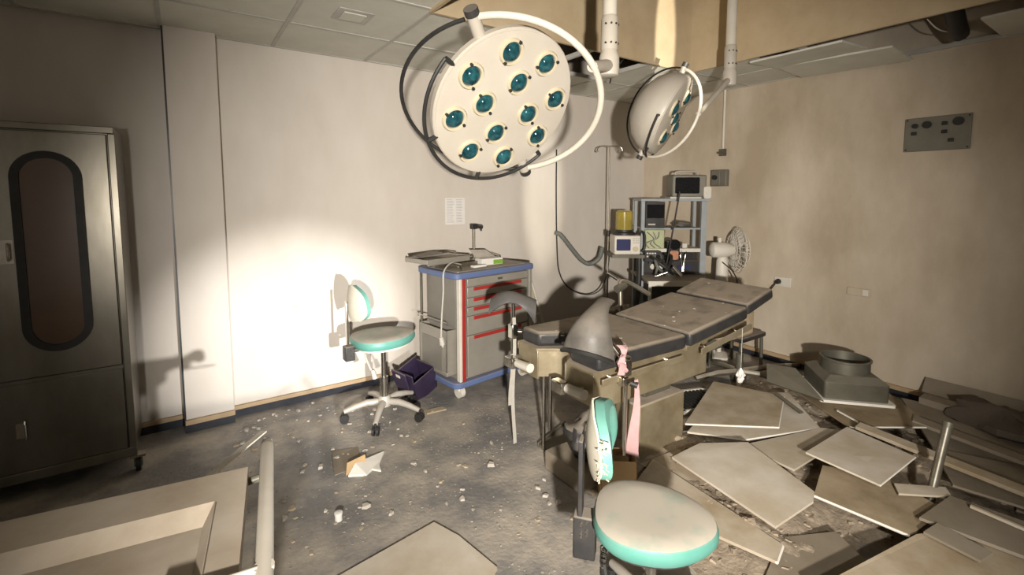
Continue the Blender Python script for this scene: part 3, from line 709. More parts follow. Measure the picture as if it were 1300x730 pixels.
obj('strap_bunch', MB().sheet([[(-.06 + .02*math.sin(i*1.3) + j*.016, -.02 + .015*math.cos(j*2+i), .17 - i*.022) for j in range(4)] for i in range(8)], .006), PINK, t)
t = thing('leg_support', 'dark moulded leg support with pale strap beside the cart', 'leg support', (1.64, 2.36, .60))
ax = Vector((.75, -.55, -.10)).normalized(); cv = Vector((.1, .0, 1)); cv = (cv - ax*cv.dot(ax)).normalized()
Tp = frame(Vector((.0, .0, .33)), ax.cross(-cv).normalized(), ax, -cv)
leg_pad('knee_pad', t, Tp, PADD, .28, .045, .10, 190)
obj('post', MB().cyl((0, 0, -.12), (0, 0, .36), .013, 12), CHROME, t)
obj('clamp', MB().box((0, 0, .16), (.045, .05, .09)).cyl((0, 0, .16), (.05, -.03, .155), .012, 10), CHROME, t, bevel=.006)
obj('rail_clamp', MB().b2(-.02, .04, -.05, .02, -.06, 0), CHROME, t, bevel=.006)
obj('strap', MB().sheet([[(-.02 + .008*math.sin(i*.45) + j*.012, -.018 + .004*math.sin(i*.3), .25 - i*.05) for j in range(3)] for i in range(17)], .003), STRAP, t)
obj('strap', MB().sheet([[(-.035 + .010*math.sin(i*.5+1) + j*.011, -.012, .02 - i*.04) for j in range(3)] for i in range(9)], .003), STRAP, t)

# hanging tissue from the rail
t = thing('hanging_tissue', 'crumpled white tissue hanging on a thread from the table rail', 'tissue', (2.87, 1.598, .44))
obj('thread', MB().cyl((0, -.004, .05), (0, -.004, .32), .0015, 5), CABLEW, t)
vs = []; fs = []
for i in range(7):
    for j in range(8):
        a = 2*math.pi*j/8; r = (.03*math.sin(math.pi*(i+.3)/7.2))*(1 + .35*math.sin(3*j+i*2))
        vs.append((math.cos(a)*r, math.sin(a)*r*.7 - .004, .06 - i*.016))
for i in range(6):
    for j in range(8): k = (j+1) % 8; fs.append((i*8+j, (i+1)*8+j, (i+1)*8+k, i*8+k))
fs += [tuple(range(8)), tuple(range(48, 56))[::-1]]
obj('crumple', MB().add(vs, fs), PAPER, t)
# things under and round the table
def lump(name, label, cat, loc, r, m, seed, flat=.6, amp=.35, sub=14):
    vs = []; fs = []
    for i in range(sub+1):
        th = math.pi*i/sub
        for j in range(sub*2):
            ph = math.pi*j/sub
            d = Vector((math.sin(th)*math.cos(ph), math.sin(th)*math.sin(ph), math.cos(th)))
            k = 1 + amp*noise.noise(d*1.7 + Vector((seed, 0, 0))) + amp*.4*noise.noise(d*5 + Vector((seed, 3, 0)))
            q = d*k; vs.append((q.x*r[0], q.y*r[1], max(0, q.z*r[2] + r[2]*.8)))
    n = sub*2
    for i in range(sub):
        for j in range(n): k = (j+1) % n; fs.append((i*n+j, (i+1)*n+j, (i+1)*n+k, i*n+k))
    o = obj(name, MB().add(vs, fs, None, True), m); o.location = loc
    return tag(o, label, cat)
lump('black_bag', 'crumpled black plastic bag beneath the foot of the table', 'bag', (1.86, 1.90, .115), (.16, .11, .13), BLKPL, 3)
o = obj('carton', MB().b2(-.09, .09, -.07, .07, 0, .01).b2(-.09, -.085, -.07, .07, 0, .25).b2(.085, .09, -.07, .07, 0, .25).b2(-.09, .09, -.07, -.065, 0, .25).b2(-.09, .09, .065, .07, 0, .25).b2(-.03, .0, -.0715, -.07, .05, .09), CARDB)
o.location = (1.80, 1.64, 0); o.rotation_euler = (0, 0, R(-38)); tag(o, 'open brown cardboard carton under the table edge', 'carton')
o = obj('black_tray', MB().b2(-.18, .18, -.12, .12, 0, .01).b2(-.18, .18, -.12, -.11, 0, .03).b2(-.18, .18, .11, .12, 0, .03), DUCT, bevel=.003)
o.location = (1.99, 2.24, .0); o.rotation_euler = (0, 0, R(20)); tag(o, 'dark flat metal tray on the floor below the table foot', 'tray')

# stool base lying beyond the table and a small black side stool
t = thing('stool_base', 'grey star base of an overturned stool behind the table', 'stool base', (3.86, 2.16, 0), R(10))
obj('hub', MB().lathe([(.06, .0), (.06, .07), (.03, .10), (.03, .24)], 14), DUCT, t)
for k, (a, l) in enumerate(((-22, .75), (200, .4), (140, .38), (-62, .36), (60, .36))):
    obj('base_leg', MB().tube([(0, 0, .085), (math.cos(R(a))*l*.5, math.sin(R(a))*l*.5, .075), (math.cos(R(a))*l, math.sin(R(a))*l, .035)], [.028, .024, .02], 8), STEELD, t)
t = thing('side_stool', 'small black stool standing against the right wall trim', 'stool', (4.15, 2.36, 0))
obj('seat', MB().b2(-.2, .2, -.17, .17, .30, .345), BLKPL, t, bevel=.012)
for sx in (-1, 1):
    for sy in (-1, 1): obj('leg', MB().cyl((sx*.18, sy*.145, 0), (sx*.17, sy*.14, .31), .016, 10), DUCT, t)
t = thing('grate', 'black slatted floor grate with pale edge beside the table column', 'grate', (3.0, 2.0, .09), R(-20))
obj('grate_frame', MB().b2(-.2, .2, -.16, -.14, 0, .03).b2(-.2, .2, .14, .16, 0, .03).b2(-.2, -.18, -.16, .16, 0, .03).b2(.17, .2, -.16, .16, 0, .03), WHITE, t)
for k in range(11): obj('slat', MB().b2(-.18 + k*.032, -.162 + k*.032, -.14, .14, 0, .026), BLACK, t)

# ------------------------------------------------------------------ anaesthesia corner
YR = -YAW
rtv = Vector((math.cos(YAW), -math.sin(YAW), 0)); fwv = Vector((math.sin(YAW), math.cos(YAW), 0))
t = thing('anaesthesia_rack', 'grey-blue anaesthesia machine rack with shelves and black back panel', 'medical rack', (4.04, 2.99, 0), YR)
RW = .66
obj('upright', MB().b2(-RW/2, -RW/2+.035, 0, .035, .10, 1.53), GREYBLUE, t, bevel=.003)
obj('upright', MB().b2(RW/2-.06, RW/2-.005, 0, .04, .10, 1.53), GREYBLUE, t, bevel=.003)
obj('upright', MB().b2(-RW/2, -RW/2+.03, .27, .30, .10, 1.53), GREYBLUE, t)
obj('upright', MB().b2(RW/2-.04, RW/2-.01, .27, .30, .10, 1.53), GREYBLUE, t)
obj('top_shelf', MB().b2(-RW/2-.01, RW/2+.03, -.02, .31, 1.53, 1.555), GREYBLUE, t, bevel=.003)
obj('shelf', MB().b2(-RW/2+.03, RW/2-.06, .02, .29, 1.245, 1.262), GREYBLUE, t)
obj('shelf', MB().b2(-RW/2+.03, RW/2-.06, .0, .29, 1.02, 1.055), WHITEP, t)
obj('back_panel', MB().b2(-RW/2+.03, RW/2-.06, .10, .13, .80, 1.02), BLACK, t)
obj('lower_console', MB().b2(-RW/2+.03, RW/2-.06, .03, .12, .80, .93), BLKPL, t, bevel=.006)
wt = obj('worktop', MB().b2(-RW/2-.02, RW/2-.03, -.33, .30, .755, .785), STEELD, t, bevel=.004)
obj('front_strip', MB().b2(-RW/2-.01, RW/2-.16, -.34, -.33, .735, .785), WHITEP, wt)
obj('leg', MB().b2(-RW/2, -RW/2+.025, -.32, -.295, .03, .755), WHITEP, t)
obj('leg', MB().b2(RW/2-.04, RW/2-.015, -.32, -.295, .03, .755), WHITEP, t)
obj('lower_cabinet', MB().b2(-RW/2+.05, RW/2-.03, -.1, .3, .08, .70), BLKPL, t, bevel=.01)
for x in (.08, .16): obj('gauge', MB().cyl((x, .03, .86), (x, .015, .86), .026, 16), SCRBLUE, t)
for x in (-.2, -.11): obj('gauge', MB().cyl((x, .03, .87), (x, .01, .87), .028, 16), WHITEP, t)
obj('base', MB().b2(-RW/2, RW/2-.05, -.32, .3, .0, .10), DUCT, t, bevel=.01)
def loc(x, y, z): p = Vector((4.04, 2.99, 0)) + rtv*x + fwv*y; return (p.x, p.y, z)
# units stacked on the left of the rack
t = thing('black_recorder', 'black recorder unit on the upper left of the rack', 'device', loc(-.20, .0, 1.262), YR)
obj('case', MB().b2(-.095, .095, -.03, .22, .0, .262), BLKPL, t, bevel=.006)
obj('dark_window', MB().b2(-.085, .085, -.034, -.03, .10, .235), BLACKG, t); obj('label_strip', MB().b2(-.07, .0, -.034, -.03, .03, .045), GREYMET, t)
t = thing('gas_module', 'pale green gas module with looping tubes on the rack', 'device', loc(-.20, .0, 1.055), YR)
obj('case', MB().b2(-.095, .095, -.03, .2, .0, .19), PALEGREEN, t, bevel=.006)
for k in range(5): obj('tube', MB().tube(bz([(-.08+.03*k, -.034, .17), (-.02+.01*k, -.05, .11), (-.01-.02*k, -.05, .06), (.06-.03*k, -.038, .01)]), .004, 6), CABLEW if k % 2 else DUCT, t)
t = thing('control_unit', 'black control unit with white keys below the green module', 'device', loc(-.21, -.07, .93), YR)
obj('case', MB().b2(-.10, .06, -.02, .08, .0, .11), BLKPL, t, bevel=.006)
for k in range(4):
    for q in range(2): obj('key', MB().b2(-.085+k*.025, -.068+k*.025, -.025, -.02, .05+q*.03, .065+q*.03), WHITEP, t)
t = thing('vaporizer', 'vaporizer with orange dial label in the middle of the rack', 'vaporizer', loc(.0, -.02, .93), YR)
obj('body', MB().b2(-.07, .06, 0, .10, .0, .20), BLKPL, t, bevel=.012)
obj('dial', MB().cyl((-.005, 0, .17), (-.005, -.04, .17), .052, 20), BLACKG, t); obj('label', MB().prism(rrect(.085, .09, .02), 0, .006, TR((.0, -.0, .06), rx=math.pi/2)), ORANGE, t)
t = thing('breathing_hoses', 'tangle of dark breathing hoses on the rack worktop', 'hoses', loc(-.1, -.1, .785), YR)
for k in range(7):
    a = random.uniform(-.16, .02); pts = [(a, .08, .24-.02*k), (a+.04*math.sin(k), -.02, .2), (a-.06+.03*k, -.1, .1), (-.12+.05*k, -.05+.02*k, .02)]
    obj('hose', MB().tube(bz(pts), .012 + .004*(k % 2), 8), BLACK if k % 3 else HOSE, t)
obj('steel_fitting', MB().cyl((.02, -.12, .12), (.10, -.14, .03), .018, 12), CHROME, t)
obj('steel_fitting', MB().cyl((-.14, -.13, .03), (-.04, -.15, .07), .014, 12), CHROME, t)
obj('rod', MB().cyl((-.02, -.02, .02), (.10, -.03, .84), .008, 8), BLACK, t)
t = thing('white_clip', 'white plastic clip and tubing on the middle rack shelf', 'clip', loc(.12, .05, 1.055), YR)
obj('clip_body', MB().b2(-.02, .03, -.02, .02, 0, .05), WHITEP, t, bevel=.006)
obj('tubing', MB().tube(bz([(-.03, -.04, .0), (-.05, -.055, -.08), (-.03, -.055, -.17), (-.03, -.06, -.23)]), .006, 6), CHROME, t)
obj('tubing', MB().tube(bz([(.02, -.03, .0), (-.0, -.055, -.06), (-.015, -.055, -.15), (-.02, -.06, -.23)]), .006, 6), CHROME, t)
o = lump('grey_cloth', 'small grey cloth heap on the upper rack shelf', 'cloth', loc(.14, .12, 1.262), (.10, .07, .035), PADG, 9)
t = thing('patient_monitor', 'small monitor with dark screen on top of the rack', 'monitor', loc(.145, .10, 1.555), YR - R(6))
obj('case', MB().b2(-.16, .17, -.10, .18, .015, .235), WALLBOX, t, bevel=.012)
obj('screen', MB().prism(rrect(.235, .16, .012), 0, .004, TR((-.015, -.10, .13), rx=math.pi/2)), BLACKG, t)
obj('foot', MB().b2(-.18, .12, -.12, .16, 0, .018), GREYMET, t)
obj('handle', MB().tube(bz([(-.11, .0, .23), (-.10, .0, .265), (.0, .0, .272), (.10, .0, .265), (.11, .0, .23)], 6), .011, 8), GREYMET, t)
o = obj('probe_holder', MB().prism(rrect(.075, .12, .02), 0, .04, TR((0, 0, .06), rx=math.pi/2)).cyl((0, -.04, .065), (0, -.046, .065), .02, 14), WHITEP, bevel=.004)
o.location = loc(.315, .02, 1.555); o.rotation_euler = (0, 0, YR); tag(o, 'small white probe holder beside the monitor on the rack', 'probe holder')
# ventilator with bellows jar, on its own stand
t = thing('ventilator', 'cream ventilator box with blue screen and yellow bellows jar', 'ventilator', (3.54, 3.19, 0), YR)
obj('case', MB().b2(-.115, .135, -.10, .14, 1.02, 1.205), WHITEP, t, bevel=.012)
obj('screen', MB().prism(rrect(.135, .11, .008), 0, .005, TR((-.03, -.10, 1.115), rx=math.pi/2)), SCRBLUE, t)
for k in range(3):
    for q in range(3): obj('key', MB().b2(.06+k*.022, .076+k*.022, -.105, -.10, 1.13+q*.02, 1.142+q*.02), GREYMET, t)
obj('dial', MB().cyl((.085, -.10, 1.075), (.085, -.115, 1.075), .026, 16), CREAM, t)
jb = obj('jar_base', MB().lathe([(.11, 1.205), (.11, 1.225), (.085, 1.235), (.085, 1.255)], 20, Matrix.Translation((-.0, .02, 0))), BLACK, t)
obj('jar', MB().lathe([(.082, 1.255), (.082, 1.425), (.07, 1.44)], 24, Matrix.Translation((-.0, .02, 0))), YGLASS, jb)
obj('bellows', MB().lathe([q for k in range(8) for q in ((.055, 1.258+k*.012), (.065, 1.264+k*.012))], 20, Matrix.Translation((-.0, .02, 0))), CREAM, jb)
obj('shelf', MB().b2(-.14, .17, -.12, .16, .99, 1.02), DUCT, t)
obj('stand_tube', MB().tube(bz([(.15, 0, .99), (.15, 0, .7), (.12, .02, .4), (.05, .05, .02)]), .026, 10), BLACK, t)
obj('stand_foot', MB().cyl((.05, .05, 0), (.05, .05, .03), .115, 20), BLACK, t)
obj('side_handle', MB().tube(bz([(.135, -.02, 1.19), (.16, -.04, 1.24), (.19, -.04, 1.2), (.19, -.04, 1.08), (.16, -.04, 1.04)], 6), .010, 8), BLACK, t)
# drip stand
t = thing('drip_stand', 'thin steel drip stand with twin hooks by the wall', 'drip stand', (3.66, 3.52, 0))
obj('pole', MB().cyl((0, 0, .05), (0, 0, 2.09), .0065, 10), STEELD, t)
obj('lower_tube', MB().cyl((0, 0, .05), (0, 0, 1.18), .010, 10), STEELD, t)
obj('height_clamp', MB().cyl((0, 0, 1.16), (0, 0, 1.22), .024, 12), BLACK, t)
for s in (-1, 1):
    obj('hook', MB().tube(bz([(0, 0, 2.09), tuple(rtv*s*.06 + Vector((0, 0, 2.095))), tuple(rtv*s*.115 + Vector((0, 0, 2.08))), tuple(rtv*s*.13 + Vector((0, 0, 2.04))), tuple(rtv*s*.11 + Vector((0, 0, 2.035)))], 6), .006, 6), CHROME, t)
for k in range(5):
    a = 2*math.pi*k/5; leg = obj('base_leg', MB().tube([(0, 0, .09), (math.cos(a)*.12, math.sin(a)*.12, .08), (math.cos(a)*.24, math.sin(a)*.24, .05)], .012, 8), CHROME, t)
    obj('castor', MB().cyl((math.cos(a)*.24 - .01, math.sin(a)*.24, .025), (math.cos(a)*.24 + .01, math.sin(a)*.24, .025), .025, 12), BLACK, leg)
# cable and hose by the wall
o = obj('wall_cable', MB().tube(bz([(3.22, 3.845, 2.06), (3.22, 3.845, 1.6), (3.23, 3.84, 1.1), (3.25, 3.82, .78), (3.36, 3.78, .6), (3.55, 3.7, .52), (3.66, 3.6, .6), (3.70, 3.55, .85), (3.69, 3.53, 1.1)]), .007, 6), BLACK)
tag(o, 'long black cable looping from the wall to the drip stand', 'cable')
pts = bz([(3.18, 3.80, 1.20), (3.24, 3.78, 1.17), (3.36, 3.74, 1.02), (3.46, 3.70, .90), (3.54, 3.66, .86), (3.61, 3.60, .92), (3.63, 3.57, 1.04)])
o = obj('corrugated_hose', MB().tube(pts, [.022 + (.003 if i % 2 else 0) for i in range(len(pts))], 12), HOSE)
tag(o, 'grey corrugated breathing hose hooked by the drip stand', 'hose')
# pedestal fan
t = thing('pedestal_fan', 'white pedestal fan with wire cage seen side on', 'fan', (4.30, 2.62, 0), YR - R(4))
obj('base', MB().lathe([(.12, 0), (.12, .02), (.05, .05)], 24), WHITEP, t)
obj('neck', MB().lathe([(.022, .05), (.022, .6), (.06, .66), (.055, .95), (.04, 1.0)], 16), WHITEP, t)
obj('motor', MB().lathe([(.04, -.12), (.075, -.10), (.08, .0), (.06, .08), (.03, .12)], 18, TR((0, 0, 1.06), ry=math.pi/2)), WHITEP, t)
obj('knob', MB().cyl((-.03, 0, 1.13), (-.03, 0, 1.18), .018, 10), WHITEP, t)
cg = MB(); FR = .22
for k in range(28):
    a = 2*math.pi*k/28; ca, sa = math.cos(a), math.sin(a)
    cg.tube([(.10, ca*.05, 1.06+sa*.05), (.10, ca*FR*.75, 1.06+sa*FR*.75), (.14, ca*FR, 1.06+sa*FR), (.19, ca*FR*.75, 1.06+sa*FR*.75), (.205, ca*.05, 1.06+sa*.05)], .003, 4)
for rr, xx in ((FR, .14), (FR*.75, .10), (FR*.75, .19), (.05, .205), (.05, .10), (FR*.45, .2), (FR*.45, .1)):
    cg.tube([(xx, math.cos(2*math.pi*k/36)*rr, 1.06+math.sin(2*math.pi*k/36)*rr) for k in range(36)], .004, 5, closed=True)
obj('cage', cg, WHITEP, t)
obj('cage_badge', MB().cyl((.2, 0, 1.06), (.212, 0, 1.06), .05, 18), WHITEP, t)
for k in range(4):
    a = math.pi/2*k + .4; g = []
    for i in range(6):
        r = .04 + .155*i/5
        g.append([(.145 + .02*b_, math.cos(a + b_*.45)*r, 1.06 + math.sin(a + b_*.45)*r) for b_ in (-1, -.3, .3, 1)])
    obj('blade', MB().sheet(g, .003), WHITEP, t)
obj('fan_cord', MB().tube(bz([(-.02, -.05, .95), (.08, -.08, .85), (.12, -.1, .7), (.14, -.1, .3)]), .006, 6), BLACK, t)
# papers and frames leaning behind the table
t = thing('folding_rack', 'pale folded metal frame leaning on the wall behind the table', 'frame', (2.86, 3.72, 0), 0)
for dx in (0, .12): obj('bar', MB().cyl((dx, -.12, .0), (dx-.10, .10, .72), .012, 8), WHITE, t)
for z in (.15, .4, .66): obj('cross_bar', MB().cyl((-z*.14, -.12+z*.305, z), (.12-z*.14, -.12+z*.305, z), .009, 8), WHITE, t)
o = obj('leaning_board', MB().add(*(lambda v: (v, [(0, 1, 2, 3), (7, 6, 5, 4), (0, 4, 5, 1), (1, 5, 6, 2), (2, 6, 7, 3), (3, 7, 4, 0)]))([(2.42, 3.70, 0), (2.92, 3.70, 0), (2.92, 3.84, .70), (2.42, 3.84, .70), (2.42, 3.715, 0), (2.92, 3.715, 0), (2.92, 3.855, .70), (2.42, 3.855, .70)])), BOARDL)
tag(o, 'pale board leaning on the wall between cart and drip stand', 'board')
lump('metal_clutter', 'small heap of dull metal fittings behind the table', 'fittings', (2.78, 2.52, .62), (.10, .07, .06), STEELD, 21, amp=.9)
t = thing('tubular_arm', 'bent grey metal arm rest behind the operating table', 'arm rest', (2.72, 2.46, 0), 0)
obj('arm', MB().tube(bz([(.0, .0, .55), (.0, .02, .85), (.03, .04, .93), (.12, .0, .90), (.24, -.06, .82)]), .018, 10), STEELD, t)
obj('stem', MB().cyl((0, 0, 0), (0, 0, .58), .02, 10), DUCT, t)
obj('joint', MB().cyl((-.04, .02, .88), (.05, .03, .90), .03, 12), DUCT, t)
obj('grip', MB().cyl((.0, .05, .95), (-.06, .1, 1.0), .014, 10), CHROME, t)

# ------------------------------------------------------------------ gurney, bottom left
g0 = Vector((.13, 1.64, 0)); gd = math.atan2(.08, -.56)
t = thing('metal_gurney', 'beige sheet-metal trolley top with shallow basin and white tube rail', 'trolley', (.13, 1.64, 0), gd - math.pi)
# local: -x runs left along the far edge, -y runs toward the near side
Z0 = .75
GW, GL = 1.25, .70
bx0, bx1, by0, by1 = -GW+.12, -.075, -GL+.14, -.15
top = MB()
xs = [-GW, bx0, bx1, 0]; ys = [-GL, by0, by1, 0]
vs = [(x, y, Z0) for y in ys for x in xs]
ins = .05; dz = .035
vs += [(bx0+ins, by0+ins, Z0-dz), (bx1-.025, by0+ins, Z0-dz), (bx1-.025, by1-ins, Z0-dz), (bx0+ins, by1-ins, Z0-dz)]
fs = []
for j in range(3):
    for i in range(3):
        if i == 1 and j == 1: continue
        a = j*4+i; fs.append((a, a+1, a+5, a+4))
fs += [(5, 6, 17, 16), (6, 10, 18, 17), (10, 9, 19, 18), (9, 5, 16, 19), (16, 17, 18, 19)]
n0 = len(vs); vs += [(x, y, Z0-.05) for x, y in ((-GW, -GL), (0, -GL), (0, 0), (-GW, 0))]
fs += [(0, n0, n0+1, 3), (3, n0+1, n0+2, 15), (15, n0+2, n0+3, 12), (12, n0+3, n0, 0)]
obj('top_pan', MB().add(vs, fs), mat('gurney_enamel', (.47, .41, .335), (.33, .265, .19), .5, scale=4, amt=.8, detail=10), t)
obj('basin_seam', MB().tube([(bx1+.004, by1-.01, Z0+.001), (bx1+.004, by0, Z0+.001)], .0012, 6), DUCT, t)
obj('side_rail', MB().tube([(.052, -GL-.05, Z0), (.052, -.4, Z0), (.052, .10, Z0), (.050, .135, Z0-.006), (.048, .155, Z0-.03)], .0195, 14), WHITE, t)
obj('rail_bracket', MB().cyl((.052, -.485, Z0+.005), (-.16, -.50, Z0+.012), .009, 10).cyl((.052, -.485, Z0-.0), (.052, -.485, Z0+.012), .022, 12), WHITE, t)
obj('rail_bracket', MB().cyl((.052, -.02, Z0-.03), (-.05, -.02, Z0-.045), .012, 10), DUCT, t)
obj('under_frame', MB().b2(-GW+.02, -.02, -.05, -.02, Z0-.09, Z0-.05).b2(-GW+.02, -.02, -GL+.02, -GL+.05, Z0-.09, Z0-.05).b2(-GW+.02, -GW+.05, -GL+.02, -.02, Z0-.09, Z0-.05).b2(-.05, -.02, -GL+.02, -.02, Z0-.09, Z0-.05), DUCT, t)
for x in (-.06, -GW+.06):
    for y in (-.06, -GL+.06):
        obj('leg', MB().cyl((x, y, .08), (x, y, Z0-.05), .018, 10), WHITE, t)
        obj('castor', MB().cyl((x-.015, y, .045), (x+.015, y, .045), .045, 16).b2(x-.02, x+.02, y-.015, y+.015, .07, .09), BLACK, t)
o = obj('metal_batten', MB().slab([(.216, 2.092, .65), (.236, 2.080, .65), (-.028, 1.636, .716), (-.048, 1.648, .716)], .006), WHITE)
tag(o, 'thin white metal slat leaning against the trolley edge', 'slat')

# ------------------------------------------------------------------ fallen boards and rubble, right
def board(label, top, th, m, edge=None, group=None, name='fallen_board'):
    c = sum((Vector(p) for p in top), Vector())/len(top)
    o = obj(name, MB().slab([tuple(Vector(p)-c) for p in top], th), m); o.location = c
    tag(o, label, 'board', group)
    if edge:
        for a, b in edge:
            p, q = Vector(top[a])-c, Vector(top[b])-c
            obj('white_edge', MB().cyl(p + Vector((0, 0, -th*.5)), q + Vector((0, 0, -th*.5)), th*.48, 6), EDGE, o)
    return o
board('tan board with white broken edge lying beside the table column', [(2.56, 1.77, .15), (2.96, 1.39, .17), (3.44, 1.59, .175), (3.31, 2.05, .16)], .012, BOARD, [(0, 1), (1, 2)])
board('grey-tan board tucked under the white-edged tan board', [(2.565, 1.755, .10), (2.75, 1.48, .115), (3.26, 1.28, .125), (3.64, 1.65, .13), (3.30, 1.95, .12)], .012, BOARDL, [(1, 2)])
board('pale board in the middle of the pile, overlapped by a larger one', [(2.66, 1.45, .12), (2.62, 1.14, .135), (3.35, 1.12, .14), (3.25, 1.27, .13)], .012, BOARDL)
board('brightest pale board with a lifted corner on the pile', [(2.72, 1.13, .205), (3.25, 1.13, .195), (3.13, .77, .215), (2.71, .79, .20)], .010, BOARDL, [(2, 3)])
board('large beige board bridging a dark gap beside the torn stool', [(2.12, 1.54, .18), (2.37, 1.54, .18), (2.59, 1.38, .19), (2.40, .95, .195), (2.32, .92, .195), (2.02, .94, .185)], .012, BOARDL)
board('wide brown board spanning the hole below the brightest board', [(2.45, .97, .15), (2.49, .61, .15), (2.83, .57, .15), (2.91, .83, .15), (2.76, 1.06, .15)], .014, BOARDB, [(0, 1)])
board('broad tan board sloping out beyond the dark hole', [(1.86, .72, .14), (2.49, .59, .165), (2.60, .54, .165), (2.72, .22, .16), (2.1, -.05, .14), (1.75, .3, .135)], .014, BOARD)
board('narrow tan board with broken end behind the torn stool', [(2.16, 1.70, .075), (2.07, .93, .085), (1.96, .90, .08), (1.90, 1.17, .07), (1.86, 1.60, .06)], .014, BOARD, [(0, 1), (1, 2)])
board('pinkish grey board lying low in the rubble hole', [(2.16, .98, .05), (2.39, .85, .06), (2.30, .70, .06), (2.0, .62, .05), (1.78, .88, .04)], .012, BOARDG)
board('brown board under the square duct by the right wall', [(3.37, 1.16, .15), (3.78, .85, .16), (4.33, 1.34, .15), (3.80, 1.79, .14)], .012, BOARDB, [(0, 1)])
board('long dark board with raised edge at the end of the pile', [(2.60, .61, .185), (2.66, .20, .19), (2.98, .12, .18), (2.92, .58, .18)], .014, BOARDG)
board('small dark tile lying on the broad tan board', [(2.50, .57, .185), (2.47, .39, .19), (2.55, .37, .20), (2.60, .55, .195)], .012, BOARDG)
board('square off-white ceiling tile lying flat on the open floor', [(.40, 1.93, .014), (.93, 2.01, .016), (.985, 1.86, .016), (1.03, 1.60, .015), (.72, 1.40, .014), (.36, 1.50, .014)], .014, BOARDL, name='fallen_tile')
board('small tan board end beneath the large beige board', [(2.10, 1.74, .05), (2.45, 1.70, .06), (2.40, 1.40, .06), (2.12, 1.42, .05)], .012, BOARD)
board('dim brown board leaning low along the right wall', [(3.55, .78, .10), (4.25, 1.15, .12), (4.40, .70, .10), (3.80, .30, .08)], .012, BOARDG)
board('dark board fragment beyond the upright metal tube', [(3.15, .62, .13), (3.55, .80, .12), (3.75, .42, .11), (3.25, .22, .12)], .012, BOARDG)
board('short pale offcut at the foot of the upright metal tube', [(2.76, .73, .17), (2.83, .77, .175), (3.02, .62, .165), (2.95, .58, .165)], .010, BOARDL)
# long slats
def slat(label, a, b, wv, m, th=.02):
    a, b, wv = Vector(a), Vector(b), Vector(wv)
    return board(label, [tuple(a), tuple(b), tuple(b+wv), tuple(a+wv)], th, m, name='fallen_batten')
slat('long tan slat reaching from the brightest board toward the wall corner', (3.29, 1.10, .20), (3.20, .30, .19), (.07, .0, .005), BOARD)
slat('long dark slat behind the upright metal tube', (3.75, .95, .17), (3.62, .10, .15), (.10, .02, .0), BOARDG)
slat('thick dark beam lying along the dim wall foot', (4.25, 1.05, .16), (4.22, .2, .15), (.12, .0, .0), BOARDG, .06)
slat('thin pale stick on the long dark board', (2.86, .50, .20), (2.84, .28, .20), (.015, 0, 0), BOARDL, .012)
slat('bent grey strip at the edge of the tan board', (3.40, 1.64, .19), (3.25, 1.40, .18), (.03, -.01, 0), DUCT, .01)
slat('thin white strip on the brown board by the duct', (3.50, 1.28, .175), (3.44, 1.14, .17), (.012, .005, 0), EDGE, .008)
# upright bent tube
t = thing('metal_tube', 'bent grey metal tube standing up out of the pile', 'tube', (2.96, .66, .10))
obj('tube', MB().tube([(-.03, .002, -.06), (.04, -.003, .10), (.10, -.008, .24), (.14, -.012, .34)], .02, 12), TUBEM, t)
obj('tube_end', MB().cyl((.138, -.012, .335), (.148, -.013, .36), .023, 12), DUCT, t)
# square duct with a round collar
t = thing('duct_box', 'dark square metal duct with round collar by the right wall', 'duct', (3.92, 1.40, .155), R(42))
obj('flange', MB().prism(rrect(.46, .46, .02), 0, .018), EDGE, t)
obj('box_body', MB().prism(rrect(.40, .40, .02), .015, .14), DUCT, t, bevel=.006)
obj('box_top', MB().add([(-.2, -.2, .14), (.2, -.2, .14), (.2, .2, .14), (-.2, .2, .14), (-.15, -.15, .175), (.15, -.15, .175), (.15, .15, .175), (-.15, .15, .175)], [(0, 1, 5, 4), (1, 2, 6, 5), (2, 3, 7, 6), (3, 0, 4, 7), (4, 5, 6, 7), (3, 2, 1, 0)]), DUCT, t)
col = obj('collar', MB().lathe([(.152, .17), (.152, .25), (.16, .255), (.16, .265), (.146, .266), (.143, .2), (.14, .178)], 32), DUCT, t)
obj('collar_opening', MB().cyl((0, 0, .176), (0, 0, .18), .14, 24), BLACK, col)
o = obj('bent_metal_sheet', MB().slab([(3.62, 1.80, .17), (3.76, 1.88, .26), (3.84, 1.70, .26), (3.60, 1.40, .17)], .010), DUCT)
tag(o, 'dark bent metal sheet leaning on the square duct', 'metal sheet')
# angled shadowy casing by the wall
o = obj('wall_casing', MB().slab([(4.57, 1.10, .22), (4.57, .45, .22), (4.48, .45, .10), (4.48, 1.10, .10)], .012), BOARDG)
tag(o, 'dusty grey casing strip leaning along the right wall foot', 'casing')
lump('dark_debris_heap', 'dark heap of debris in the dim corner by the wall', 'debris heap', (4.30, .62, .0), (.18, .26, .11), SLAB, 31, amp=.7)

# rubble bed under the boards
def rubble_h(x, y):
    e = min((x-1.62)/.5, (4.5-x)/.25, (2.25-y)/.5, (y+.35)/.3); e = max(0, min(1, e))
    p = Vector((x, y, 0))
    b = .045 + .035*noise.noise(p*2.2) + .03*noise.noise(p*7) + .014*noise.noise(p*21)
    # hole in the middle of the pile
    hole = max(0, 1 - ((x-2.40)/.22)**2 - ((y-.80)/.22)**2)
    return max(-.01, e*(b - .03*hole) - (1-e)*.012)
nx, ny = 110, 100
vs = []; fs = []
for j in range(ny+1):
    for i in range(nx+1):
        x = 1.6 + 2.95*i/nx; y = -.4 + 2.7*j/ny; vs.append((x, y, rubble_h(x, y)))
for j in range(ny):
    for i in range(nx): a = j*(nx+1)+i; fs.append((a, a+1, a+nx+2, a+nx+1))
rb = o = obj('rubble_bed', MB().add(vs, fs, None, True), RUBBLE); o['kind'] = 'stuff'
